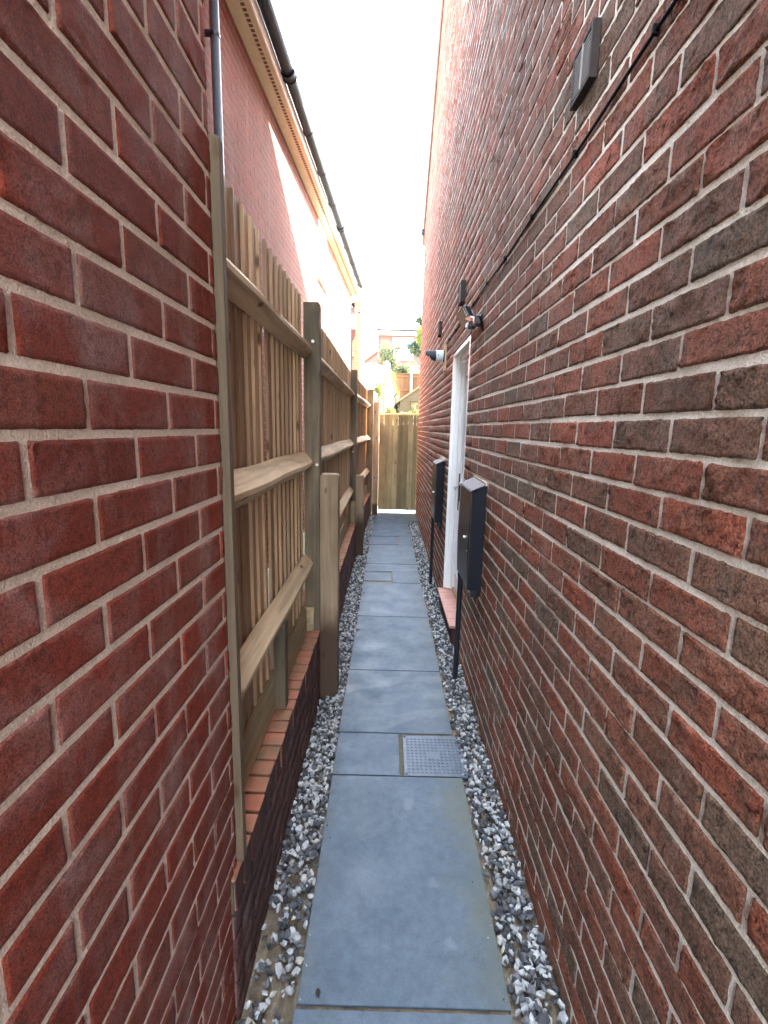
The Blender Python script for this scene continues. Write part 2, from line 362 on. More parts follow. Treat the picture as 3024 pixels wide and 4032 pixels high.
def one_brick(mb, a, b, va, vb, s, lod, rough, mi, back, jitc):
    amp, edge = rough; r = random.random()
    if lod == 3: nu, nv = 21, 9
    elif lod == 2: nu, nv = 13, 6
    elif lod == 1: nu, nv = 7, 4
    else: nu, nv = 2, 2
    a += random.uniform(-1, 1)*jitc; b += random.uniform(-1, 1)*jitc; va += random.uniform(-1, 1)*jitc*.7; vb += random.uniform(-1, 1)*jitc*.7
    if lod:
        e = min(.0028, (b-a)*.1)/(b-a); ev = .0028/(vb-va)
        if lod >= 2:
            us = np.concatenate(([0, e, 3*e], np.linspace(3*e, 1-3*e, nu-4)[1:-1], [1-3*e, 1-e, 1])); vs_ = np.concatenate(([0, ev, 3*ev], np.linspace(3*ev, 1-3*ev, max(nv-3, 3))[1:-1], [1-3*ev, 1-ev, 1]))
        else: us = np.concatenate(([0, e], np.linspace(0, 1, nu-2)[1:-1], [1-e, 1])); vs_ = np.array([0, ev, 1-ev, 1])
        U, V = np.meshgrid(us, vs_, indexing='ij'); nu, nv = U.shape
        tu, tv = random.uniform(-.0015, .0015), random.uniform(-.0012, .0012); d0 = random.uniform(-.0012, .0012)
        D = d0+tu*(U-.5)*2+tv*(V-.5)*2+RNG.normal(0, amp*(.75 if lod == 3 else .5), U.shape)
        ph = RNG.uniform(0, 6.28, 4); D += amp*(np.sin(U*7+ph[0]+V*3)*.6+np.sin(V*5+ph[1]-U*11)*.5)
        bd = np.zeros(U.shape, bool); bd[0] = bd[-1] = True; bd[:, 0] = bd[:, -1] = True
        D = np.maximum(D, .0002)+.0004; D[bd] = -.0026-edge*RNG.uniform(.1, .5, bd.sum())
        Uc = a+(b-a)*U; Vc = va+(vb-va)*V
        wob = RNG.normal(0, amp*.6, U.shape); Uc[0] += wob[0]; Uc[-1] += wob[-1]; Vc[:, 0] += wob[:, 0]; Vc[:, -1] += wob[:, -1]
    else:
        U, V = np.meshgrid([0, 1], [0, 1], indexing='ij'); D = np.full(U.shape, random.uniform(0, .001)); Uc = a+(b-a)*U; Vc = va+(vb-va)*V
    n = nu*nv; base = len(mb.v)
    mb.v.extend(zip((s*D).ravel().tolist(), Uc.ravel().tolist(), Vc.ravel().tolist()))
    idx = np.arange(n).reshape(nu, nv)
    ring = list(idx[:, 0])+list(idx[-1, 1:])+list(idx[-2::-1, -1])+list(idx[0, -2:0:-1])
    mb.v.extend([(s*back, mb.v[base+i][1], mb.v[base+i][2]) for i in ring])
    F = []
    for i in range(nu-1):
        for j in range(nv-1):
            q = [base+idx[i, j], base+idx[i+1, j], base+idx[i+1, j+1], base+idx[i, j+1]]
            F.append([int(x) for x in (q if s > 0 else q[::-1])])
    m = len(ring)
    for i in range(m):
        q = [base+ring[i], base+n+i, base+n+(i+1) % m, base+ring[(i+1) % m]]
        F.append([int(x) for x in (q if s > 0 else q[::-1])])
    mb.f.extend(F); mb.r.extend([r]*len(F)); mb.mi.extend([mi]*len(F)); mb.sm.extend([lod > 0]*len(F))
def mortar(mb, L, z0, z1, s, d, holes=(), mi=1, poly=None):
    """mortar bed: rectangles round the openings, set back by d"""
    ys = sorted({0, L, *[h[0] for h in holes], *[h[1] for h in holes]}); zs = sorted({z0, z1, *[h[2] for h in holes], *[h[3] for h in holes]})
    for a, b in zip(ys[:-1], ys[1:]):
        for p, q in zip(zs[:-1], zs[1:]):
            cy, cz = (a+b)/2, (p+q)/2
            if any(h[0] < cy < h[1] and h[2] < cz < h[3] for h in holes): continue
            mb.box(min(-s*d, -s*.09), max(-s*d, -s*.09), a, b, p, q, .5, mi)

# ================================================================ SETTING
# ground sheet: flat by the houses, rising into the raised garden behind the gate
g = MB(); ys = [-400, -3, 9.6, 10.6, 12, 18, 26, 60, 900]; hz = [-.06, -.06, -.06, 1.2, 1.75, 2.3, 2.9, 3.2, 3.2]
xs = [-900, -30, -8, 0, 8, 30, 900]
for i in range(len(ys)-1):
    for j in range(len(xs)-1):
        g.add([(xs[j], ys[i], hz[i]), (xs[j+1], ys[i], hz[i]), (xs[j+1], ys[i+1], hz[i+1]), (xs[j], ys[i+1], hz[i+1])], [(0, 1, 2, 3)])
tag(g.build('ground', M_GROUND), 'pale ground rising into the gardens beyond the gate', kind='structure')
g = MB(); 
nx, ny = 24, 120
P = [(-.47+1.05*i/nx, -2.6+11.6*j/ny, -.030+random.uniform(-.006, .006)) for j in range(ny+1) for i in range(nx+1)]
g.add(P, [(j*(nx+1)+i, j*(nx+1)+i+1, (j+1)*(nx+1)+i+1, (j+1)*(nx+1)+i) for j in range(ny) for i in range(nx)], smooth=True)
tag(g.build('soil', M_SOIL), 'sandy bed under the gravel and slabs', kind='structure')
p = MB(); X0, X1 = -.222, .38
rows = [(-2.5, -1.64), (-1.63, -.75), (-.74, .15), (.16, 1.038), (1.05, 1.930), (2.25, 2.896), (2.905, 3.808), (3.818, 4.703), (5.105, 5.397), (5.407, 6.325), (6.875, 7.855), (7.865, 8.74)]
for a, b in rows: p.bbox(X0+random.uniform(-.003, .003), X1+random.uniform(-.003, .003), a, b, -.028, 0+random.uniform(-.001, .001), .0025, random.random(), jit=.0012)
for x0, x1, a, b in ((X0, .092, 1.939, 2.241), (.082, X1, 4.713, 5.096), (.205, X1, 6.335, 6.866), (.39, .555, 8.05, 8.74), (-.235, .58, 8.75, 9.35), (-.235, .58, 9.36, 9.6)):
    p.bbox(x0, x1, a, b, -.028, 0, .0025, random.random(), jit=.001)
p.box(X0+.004, X1-.004, -2.5, 9.55, -.035, -.0075, .5, 1)
tag(p.build('path', [M_SLAB, M_SOIL]), 'blue grey stone slab path down the middle of the alley', kind='structure')
# gravel: angular chips in both side strips
def gravel():
    ico = bmesh.new(); bmesh.ops.create_icosphere(ico, subdivisions=1, radius=1); iv = np.array([v.co[:] for v in ico.verts]); ifc = np.array([[v.index for v in f.verts] for f in ico.faces]); ico.free()
    V = []; F = []; R_ = []; nb = 0
    def stone(x, y, z, sz, r):
        nonlocal nb
        v = iv*RNG.uniform(.55, 1.2, (12, 1))*np.array([1, RNG.uniform(.55, .9), RNG.uniform(.4, .75)])*sz
        q = RNG.normal(size=4); q[:2] *= .9; q /= np.linalg.norm(q); a, b, c, d = q
        Rm = np.array([[1-2*(c*c+d*d), 2*(b*c-a*d), 2*(b*d+a*c)], [2*(b*c+a*d), 1-2*(b*b+d*d), 2*(c*d-a*b)], [2*(b*d-a*c), 2*(c*d+a*b), 1-2*(b*b+c*c)]])
        V.append(v@Rm.T+np.array([x, y, z])); F.append(ifc+nb); R_.extend([r]*20); nb += 12
    def strip(xa, xb, y0, y1, dens, gap=None):
        n = int((y1-y0)*.155*dens)
        for _ in range(n):
            y = RNG.uniform(y0, y1); a, b = xa(y), xb(y); x = RNG.uniform(a, b)
            if gap and RNG.random() < gap(x, y): continue
            sz = RNG.choice([.007, .0105, .0135, .016], p=[.15, .30, .33, .22])*RNG.uniform(.9, 1.3)
            e = min(x-a, b-x); z = -.018+RNG.uniform(0, .016)+min(max(e, 0)/.05, 1)*.004
            r = RNG.random()
            stone(x, y, z, sz, r)
    lgap = lambda x, y: (max(0, min(1, (1.75-y)/.5))*(.75 if x > -.30-.06*math.sin(y*9) else .55) if y < 1.75 else (.25 if x > -.24 else 0))
    rgap = lambda x, y: (.75 if x < .405+.012*math.sin(y*14) else .05) if y < 7 else .35
    strip(lambda y: -.366, lambda y: -.226, .3, 5.8, 6400, lgap)
    strip(lambda y: -.35+.02*(y-5.8), lambda y: -.226, 5.8, 8.55, 5600)
    strip(lambda y: .386, lambda y: .532, .3, 8.0, 6600, rgap)
    # a few strays on slab edges and coping
    for _ in range(150):
        sd = RNG.choice([-1, 1]); q_ = RNG.exponential(.018); stone(-.215+q_ if sd < 0 else .375-q_, RNG.uniform(.9, 8), .003, RNG.uniform(.0015, .0045), RNG.random())
    for _ in range(25): stone(-.372-RNG.uniform(.01, .07), RNG.uniform(1.2, 5.5), .424, RNG.uniform(.002, .005), RNG.random())
    V = np.concatenate(V); F = np.concatenate(F); me = bpy.data.meshes.new('gravel'); me.from_pydata(V.tolist(), [], F.tolist())
    a = me.attributes.new('rnd', 'FLOAT', 'FACE'); a.data.foreach_set('value', np.array(R_, dtype=np.float32)); me.materials.append(M_STONE)
    o = bpy.data.objects.new('gravel', me); C.objects.link(o); tag(o, 'grey and white chipped gravel along both sides of the path', kind='stuff')
gravel()

# ================================================================ RIGHT-HAND HOUSE
RX, RS = .5345, .0028      # face position and its slight skew
rh = empty('brick_house', 'tall weathered mixed red and grey brick house wall with white door on the right', 'house', (RX-.0028*2.8, -1.8, 0), -math.atan(RS))
RO = -1.8; REND = 8.85-RO
DOOR = (3.30-RO, 4.165-RO, .15, 2.225)
EAVE = 5.03
def rz_max(u): return EAVE+(8.85-(u+RO))*.72     # verge line
RIDGE_Y = 3.6
def rclip(u, v):
    Y = u+RO
    return v < EAVE+min(8.95-Y, 8.95-RIDGE_Y+(Y-RIDGE_Y))*.72 if Y < RIDGE_Y else v < EAVE+(8.95-Y)*.72
mb = MB()
def rlod(u): return 3 if -.1 < u+RO < 1.9 else 2 if abs(u+RO-.5) < 2.6 else (1 if u+RO < 6.2 else 0)
for k in range(1): bricks(mb, REND, -.12, 8.9, 1.626-.075*30, (.7956-RO) % .225+.1125*0, -1, [DOOR], rlod, (.0018, .0020), 0, clip=rclip, jitc=.0016, wav=.0034)
# mortar with gable outline
d = .0028
prof = [(0, -.12), (DOOR[0], -.12), (DOOR[0], DOOR[3]), (DOOR[1], DOOR[3]), (DOOR[1], -.12), (REND, -.12), (REND, EAVE), (RIDGE_Y-RO, EAVE+(8.85-RIDGE_Y)*.72), (0, EAVE+(8.85-RIDGE_Y-(RIDGE_Y-RO))*.72)]
us_ = sorted(set(list(np.linspace(0, DOOR[0], 9))+[DOOR[0], DOOR[1]]+list(np.linspace(DOOR[1], REND, 4))))
dep_ = lambda u: .0020-.0015*min(1, max(0, (u-2.2)/2.4))
for a, b in zip(us_[:-1], us_[1:]):
    for p, q in (((-.12, DOOR[3]), (DOOR[3], 8.4)) if not (a >= DOOR[0]-.001 and b <= DOOR[1]+.001) else ((DOOR[3], 8.4),)):
        mb.add([(dep_(a), a, p), (dep_(b), b, p), (dep_(b), b, q), (dep_(a), a, q), (.1, a, p), (.1, b, p), (.1, b, q), (.1, a, q)], [(0, 3, 2, 1), (4, 5, 6, 7), (0, 1, 5, 4), (3, 7, 6, 2), (0, 4, 7, 3), (1, 2, 6, 5)], .5, 1)
mb.box(d, .1, DOOR[0], DOOR[1], -.12, DOOR[2]-.02, .5, 1)
wall = mb.build('wall', [M_BR, M_MR], rh, recalc=False)
bm = bmesh.new(); bm.from_mesh(wall.data)
# trim bricks along the verge
for co, no in (((0, REND, EAVE), (0, .72, 1)),):
    bmesh.ops.bisect_plane(bm, geom=bm.verts[:]+bm.edges[:]+bm.faces[:], plane_co=co, plane_no=no, clear_outer=True)
bm.to_mesh(wall.data); bm.free()
# end wall, roof, verge, gutter
M_PLAIN = simple('plain_house_brick', (.30, .13, .10), .9, nscale=12, namt=.5)
MB().box(.1, 7, 0, .2, -.1, EAVE).build('end_wall', M_PLAIN, rh); MB().box(.1, 7, REND-.2, REND, -.1, EAVE).build('end_wall', M_PLAIN, rh)
t = MB()
ry = RIDGE_Y-RO; rz = EAVE+(8.85-RIDGE_Y)*.72
t.add([(-.03, REND+.3, EAVE-.2), (7, REND+.3, EAVE-.2), (7, ry, rz+.02), (-.03, ry, rz+.02), (-.03, REND+.3, EAVE-.12), (7, REND+.3, EAVE-.12), (7, ry, rz+.12), (-.03, ry, rz+.12)], [(0, 1, 2, 3), (4, 7, 6, 5), (0, 4, 5, 1), (0, 3, 7, 4), (1, 5, 6, 2)])
t.add([(-.03, -.3, rz-(ry+.3)*.72), (7, -.3, rz-(ry+.3)*.72), (7, ry, rz+.02), (-.03, ry, rz+.02), (-.03, -.3, rz-(ry+.3)*.72+.1), (7, -.3, rz-(ry+.3)*.72+.1), (7, ry, rz+.12), (-.03, ry, rz+.12)], [(0, 1, 2, 3), (4, 7, 6, 5), (0, 4, 5, 1), (0, 3, 7, 4), (1, 5, 6, 2)])
t.build('roof', M_TILE, rh)
t = MB(); t.add([(-.035, REND+.02, EAVE-.03), (-.035, ry, rz-.02), (-.035, ry, rz+.05), (-.035, REND+.02, EAVE+.05), (-.012, REND+.02, EAVE-.03), (-.012, ry, rz-.02), (-.012, ry, rz+.05), (-.012, REND+.02, EAVE+.05)], [(0, 1, 2, 3), (4, 7, 6, 5), (0, 4, 5, 1), (3, 2, 6, 7), (0, 3, 7, 4), (1, 5, 6, 2)])
t.build('verge_trim', simple('grey_verge_trim', (.3, .3, .29), .6), rh)
t = MB(); t.bbox(-.06, 4, REND+.05, REND+.17, EAVE-.10, EAVE+.0, .02); t.build('gutter', M_BLKP, rh)
# the door, recessed in the wall (u = Y-RO)
dy0, dy1, dz0, dz1 = DOOR
dr = MB(); lx = .092
dr.bbox(lx, lx+.045, dy0+.075, dy1-.065, dz0+.03, 1.13, .002)                   # lower solid half
dr.bbox(lx, lx+.045, dy0+.075, dy0+.175, 1.13, dz1-.075, .002); dr.bbox(lx, lx+.045, dy1-.165, dy1-.065, 1.13, dz1-.075, .002)
dr.bbox(lx, lx+.045, dy0+.175, dy1-.165, dz1-.19, dz1-.075, .002)
for (a, b, c_, d_) in ((dy0+.13, (dy0+dy1)/2-.02, .32, .98), ((dy0+dy1)/2+.02, dy1-.12, .32, .98)):
    for q in ((a, b, c_, c_+.02), (a, b, d_-.02, d_), (a, a+.02, c_, d_), (b-.02, b, c_, d_)): dr.bbox(lx-.007, lx+.001, *q, .002)
dr.bbox(lx-.014, lx, dy0+.165, dy1-.155, 1.125, 1.15, .003); dr.bbox(lx-.01, lx, dy0+.165, dy1-.155, dz1-.2, dz1-.18, .003)
dr.bbox(lx-.01, lx, dy0+.165, dy0+.18, 1.15, dz1-.2, .003); dr.bbox(lx-.01, lx, dy1-.17, dy1-.155, 1.15, dz1-.2, .003)
door = dr.build('door', M_UPVC, rh, 'white panelled half glazed door set back in the brickwork')
f = MB()
for (a, b, c_, d_) in ((dy1-.03, dy1-.001, dz0+.01, dz1-.001), (dy0+.001, dy0+.03, dz0+.01, dz1-.001)): f.bbox(-.003, .16, a, b, c_, d_, .003)
for (a, b) in ((dy1-.068, dy1-.03), (dy0+.03, dy0+.072)): f.bbox(.062, .15, a, b, dz0+.01, dz1-.031, .004)
for (a, b) in ((dy1-.05, dy1-.031), (dy0+.031, dy0+.052)): f.bbox(.022, .062, a, b, dz0+.01, dz1-.031, .004)
f.bbox(-.002, .16, dy0+.03, dy1-.03, dz1-.032, dz1-.002, .003); f.bbox(.05, .15, dy0+.07, dy1-.066, dz1-.07, dz1-.033, .003)
f.build('door_frame', M_UPVC, door)
MB().bbox(lx+.012, lx+.03, dy0+.17, dy1-.16, 1.14, dz1-.185, .001).build('glass_pane', M_GLASS, door)
hy = dy1-.115; h = MB(); h.bbox(lx-.014, lx+.001, hy-.014, hy+.014, .90, 1.22, .003); h.build('handle_plate', M_BLKP, door); h = MB()
h.tube([(lx-.012, hy, 1.1), (lx-.05, hy, 1.1), (lx-.055, hy-.02, 1.1), (lx-.055, hy-.12, 1.098)], .008)
h.build('handle', M_STEEL, door)
MB().bbox(lx-.02, lx+.05, dy0+.05, dy1-.05, dz0+.003, dz0+.03, .004).build('threshold', simple('gilt_threshold_bar', (.45, .33, .18), .4, .6), door)
sl = MB(); n = 6
for i in range(n):
    a = dy0+.0+(dy1-dy0)*i/n; b = dy0+(dy1-dy0)*(i+1)/n-.003; sl.bbox(-.052, .1, a, b, dz0-.02, dz0+.001, .004, random.random())
sl.build('door_sill', M_SILL, rh)
sl = MB(); sl.bbox(-.03, .006, dy0, dy1, -.05, dz0-.021, .004); sl.build('sill_support', M_BW, rh)
sl = MB(); sl.bbox(-.008, .03, dy0-.02, dy1+.04, dz1, dz1+.016, .003); sl.build('door_lintel_edge', simple('dark_lintel', (.12, .1, .09), .7, nscale=20), rh)
# vents on the wall
def vent(Y0, Y1, z0, z1, dep, lab):
    a, b = Y0-RO, Y1-RO; v = MB(); o_ = -.002
    v.bbox(-dep, o_, a, a+.014, z0, z1, .002); v.bbox(-dep, o_, b-.014, b, z0, z1, .002)
    v.bbox(-dep, o_, a+.0145, b-.0145, z0, z0+.012, .002); v.bbox(-dep, o_, a+.0145, b-.0145, z1-.012, z1, .002)
    fr = v.build('vent_cover', M_VENT, rh, lab)
    v = MB(); v.box(-dep*.45, o_, a+.014, b-.014, z0+.012, z1-.012); v.build('vent_backing', M_VDARK, fr)
    v = MB(); k = 11
    for i in range(k):
        zc = z0+.016+(z1-z0-.032)*(i+.5)/k
        v.add([(-dep+.001, a+.0145, zc-.002), (-dep+.001, b-.0145, zc-.002), (-dep+.001, b-.0145, zc+.001), (-dep+.001, a+.0145, zc+.001), (-dep+.0022, a+.0145, zc-.0018), (-dep+.0022, b-.0145, zc-.0018), (-dep+.0022, b-.0145, zc+.001), (-dep+.0022, a+.0145, zc+.001)],
              [(0, 1, 2, 3), (4, 7, 6, 5), (0, 4, 5, 1), (3, 2, 6, 7), (0, 3, 7, 4), (1, 5, 6, 2)])
    v.bbox(-dep-.0005, -dep+.004, (a+b)/2-.003, (a+b)/2+.003, z0+.012, z1-.012, .001)
    v.build('slats', M_SLAT, fr)
vent(1.437, 1.575, 2.522, 2.658, .024, 'large louvred vent high on the wall nearest the viewer')
vent(3.66, 3.80, 2.515, 2.665, .034, 'small dark vent above the floodlight')
vent(5.26, 5.40, 2.58, 2.72, .030, 'small dark vent farthest along the wall')

# cable along the wall
def rwx(Y): return RX+RS*(Y-1)
cb = MB(); pts = []
yy = .2
while yy < 4.78:
    sag = .006*math.sin(yy*2.1)+.003*math.sin(yy*7.3); pts.append((rwx(yy)-.008, yy, 2.393+sag)); yy += .06
pts += [(rwx(4.8)-.010, 4.80, 2.375), (rwx(4.8)-.02, 4.83, 2.35)]
cb.tube(pts, .0044, 8)
for yy in np.arange(1.12, 4.7, .42):
    z = 2.393+.006*math.sin(yy*2.1)+.003*math.sin(yy*7.3); cb.bbox(rwx(yy)-.016, rwx(yy), yy-.005, yy+.005, z-.008, z+.011, .002)
tag(cb.build('cable', M_CABLE), 'thin black cable clipped along the right brick wall to the camera', 'cable')

# floodlight above the door
FL = empty('floodlight', 'black floodlight with motion sensor above the white door', 'floodlight', (rwx(3.0), 3.0, 2.2))
def fl(f_): return f_
Rm = Matrix.Translation((-.058, .25, .11)) @ Matrix.Rotation(math.radians(-30), 4, 'Y') @ Matrix.Rotation(math.radians(9), 4, 'Z')
b = MB(); b.bbox(-.006, .022, -.085, .085, -.058, .058, .006, M=Rm); b.bbox(.022, .045, -.05, .05, -.03, .03, .008, M=Rm)
for i in range(7): b.bbox(.022, .036, -.066+i*.02, -.062+i*.02, -.042, .042, .001, M=Rm)
b.build('lamp_head', M_BLKP, FL)
MB().bbox(-.012, -.0065, -.074, .074, -.049, .049, .002, M=Rm).build('lamp_glass', M_LGLASS, FL)
MB().bbox(.0455, .048, -.045, .03, -.025, .025, .002, M=Rm).build('label_plate', M_LABEL, FL)
b = MB(); b.bbox(-.05, -.002, -.10, -.02, .0, .05, .008); b.tube([(-.02, -.06, .03), (-.04, .04, .06), (-.045, .20, .10)], .017, 8)
b.tube([(-.012, -.12, .045), (-.03, -.06, .03), (-.045, .02, .06)], .009, 8); b.build('bracket', M_BLKP, FL)
b = MB(); b.bbox(-.068, -.02, .01, .07, .0, .045, .012); b.build('motion_sensor', M_BLKP, FL)
b = MB(); b.bbox(-.078, -.062, .022, .062, .004, .034, .007); b.build('sensor_lens', M_LABEL, FL)
b = MB(); lp = [(-.01-.012*math.sin(a)*.6, -.12+.018*math.cos(a), .0+.038*math.sin(a)) for a in np.linspace(1.4, 7.2, 22)]
b.tube(lp, .0042, 6); b.tube([(-.01, -.125, .04), (-.02, -.09, .052), (-.028, -.05, .03)], .0042, 6); b.build('cable_loop', M_CABLE, FL)

# security camera on a timber block
sc_ = empty('security_camera', 'white and smoked black security camera on a timber block past the door', 'camera', (rwx(4.75), 4.75, 2.27))
MB().bbox(-.02, -.002, -.07, .05, -.125, .125, .003, .8).build('backing_block', wood_mat('pale_block', (.5, .33, .22), (.55, .4, .26), 2, (.3, .2, .12), .3, knots=False), sc_)
b = MB(); b.tube([(-.021, 0, .02), (-.03, 0, .02)], .062, 20); b.build('mount_ring', M_BLKP, sc_)
b = MB(); b.tube([(-.03, 0, .02), (-.034, 0, .02), (-.10, 0, .02)], [.052, .055, .055], 20); b.build('body', M_CAMW, sc_)
b = MB(); n = 18; rings = []
for (x, k) in ((-.10, 0), (-.145, .35), (-.178, 1)):
    rings.append([(x-(.018 if math.sin(a) > 0 else -.012*k) * (k > .9), .052*math.cos(a), .02+.052*(math.sin(a) if math.sin(a) > -(1-k*.95) else -(1-k*.95))) for a in [i*2*math.pi/n for i in range(n)]])
vs = [v for r_ in rings for v in r_]; fs = [(i*n+k, i*n+(k+1) % n, (i+1)*n+(k+1) % n, (i+1)*n+k) for i in range(2) for k in range(n)]+[tuple(range(2*n, 3*n))]
b.add(vs, fs, smooth=False); b.build('hood', M_LENS, sc_)
b = MB(); b.tube([(-.08, -.054, .022), (-.08, -.058, .022)], .006, 10); b.build('sensor_dot', M_BLKP, sc_)

# black boxes on poles
def pole_box(Y0, Y1, lab):
    x = rwx((Y0+Y1)/2); e = empty('wall_box', lab, 'wall box', (x, Y0, 0), group='black wall boxes on poles')
    W = Y1-Y0; xf = -.078
    b = MB(); b.add([(xf, 0, .712), (-.002, 0, .705), (-.002, 0, 1.298), (xf, 0, 1.268), (xf, W, .712), (-.002, W, .705), (-.002, W, 1.298), (xf, W, 1.268)], [(0, 1, 2, 3), (4, 7, 6, 5), (0, 4, 5, 1), (1, 5, 6, 2), (0, 3, 7, 4), (2, 6, 7, 3)])
    bm = bmesh.new(); me = bpy.data.meshes.new('t'); me.from_pydata(b.v, [], b.f); bm.from_mesh(me); bmesh.ops.bevel(bm, geom=bm.edges[:], offset=.004, segments=2, affect='EDGES'); b = MB().addbm(bm)
    b.build('case', M_BOX, e)
    b = MB(); n = 8                        # slightly bowed front door
    for i in range(n):
        z0, z1 = .722+.53*i/n, .722+.53*(i+1)/n
        bx = lambda z: xf-.004-.006*math.sin((z-.722)/.53*math.pi)
        b.add([(bx(z0), .006, z0), (bx(z0), W-.006, z0), (bx(z1), W-.006, z1), (bx(z1), .006, z1)], [(0, 3, 2, 1)], smooth=True)
    b.add([(xf-.004, .006, .722), (xf-.001, .006, .722), (xf-.001, .006, 1.252), (xf-.004, .006, 1.252)], [(0, 1, 2, 3)])
    b.build('front_panel', M_BRASSY, e, recalc=False)
    b = MB(); b.prism([(-.004, 1.300), (xf-.008, 1.268), (xf-.010, 1.258), (xf-.006, 1.257), (xf-.004, 1.272), (-.004, 1.308)][::-1], -.003, W+.003, axis='y'); b.build('lid', M_LID, e)
    b = MB(); b.bbox(-.012, .004, -.006, W+.004, 1.300, 1.318, .005, jit=.004); b.build('sealant', M_FOIL, e)
    b = MB(); b.tube([(xf-.010, W*.30, .99), (xf-.020, W*.30, .99)], .009, 10); b.build('lock', M_STEEL, e)
    b = MB(); b.tube([(xf-.008, .035, .93), (xf-.012, .035, .93)], .004, 8); b.build('screw', M_STEEL, e)
    b = MB(); px, py = -.066, W-.06
    b.tube([(px, py, -.03), (px, py, .715)], .0165, 12); b.tube([(px, py, .69), (px, py, .713)], .0185, 12)
    b.bbox(-.05, -.004, .04, .10, .655, .705, .006); b.build('pole', M_BLKP, e)
pole_box(2.50, 2.88, 'black box on a pole nearer than the white door')
pole_box(4.43, 4.76, 'black box on a pole beyond the white door, under the security camera')

# ================================================================ NEAR LEFT BUILDING
lb = empty('brick_building', 'smooth dark red brick building wall closest on the left', 'building', (-.384, -1.4, 0))
LL = 1.085+1.4
mb = MB()
bricks(mb, LL, -.12, 5.3, 1.649-.075*30, (.4972+1.4) % .225, 1, [], lambda u: 3 if u > 1.3 else 1, (.0007, .0014), 0, jitc=.0008)
mortar(mb, LL-.004, -.12, 5.3, 1, .0014)
mb.build('wall', [M_BL, M_ML], lb, recalc=False)
# return wall facing down the alley
M_PLD = simple('plain_dark_brick', (.2, .06, .045), .9, nscale=12, namt=.5)
MB().box(-4, -.09, LL-.2, LL-.006, -.1, 5.3).build('end_wall', M_PLD, lb); MB().box(-4, -.09, 0, .2, -.1, 5.3).build('end_wall', M_PLD, lb)
t = MB(); t.box(-4, .0, -.1, LL+.02, 5.3, 5.42); t.build('roof', M_TILE, lb)

# ================================================================ LOW WALL WITH COPING
lw = empty('low_brick_wall', 'low dark brick wall with brick on edge coping under the fence', 'wall', (-.372, 1.03, 0))
def wxoff(Y): return 0 if Y < 5.8 else (Y-5.8)*.028     # last bay steps in towards the gate
mb = MB(); 
bricks(mb, 4.8, -.12, .317, .42-.103-.075*8, .05, 1, [], lambda u: 1, (.001, .003), 0, jitc=.001); mortar(mb, 4.8, -.12, .317, 1, .005)
for v_ in range(len(mb.v)): pass
n0 = len(mb.v)
bricks(mb, 2.75, -.12, .317, .42-.103-.075*8, .0, 1, [], lambda u: 0, (.001, .003), 0); mortar(mb, 2.75, -.12, .317, 1, .005)
for i in range(n0, len(mb.v)):
    x, y, z = mb.v[i]; mb.v[i] = (x+y*.028, y+4.8, z)
mb.build('wall', [M_BW, M_MW], lw, recalc=False)
mb = MB(); k = 0; y = 0.0
while y < 7.5:
    o_ = wxoff(y+1.03); j = random.uniform(-.002, .002); zt = .42+random.uniform(-.002, .001)
    mb.bbox(-.213+o_+j, .001+o_+j, y+.005, y+.0705, .322, zt, .004, random.random(), 0, .001)
    y += .0765
mb.box(-.208, -.004, 0, 7.5, .31, .411, .5, 1)
for i_, f_ in enumerate(mb.f):
    p_ = [mb.v[q] for q in f_]
    if mb.mi[i_] == 0 and min(q[0]-wxoff(q[1]+1.03) for q in p_) > -.012 and max(q[2] for q in p_) < .419 and max(q[2] for q in p_)-min(q[2] for q in p_) > .02: mb.mi[i_] = 2  # coping front faces recoloured: dark brick tone plus painted shade
mb.build('coping', [M_COP, simple('mossy_coping_joint', (.06, .055, .035), .95, nscale=60, namt=.5), M_BW], lw)

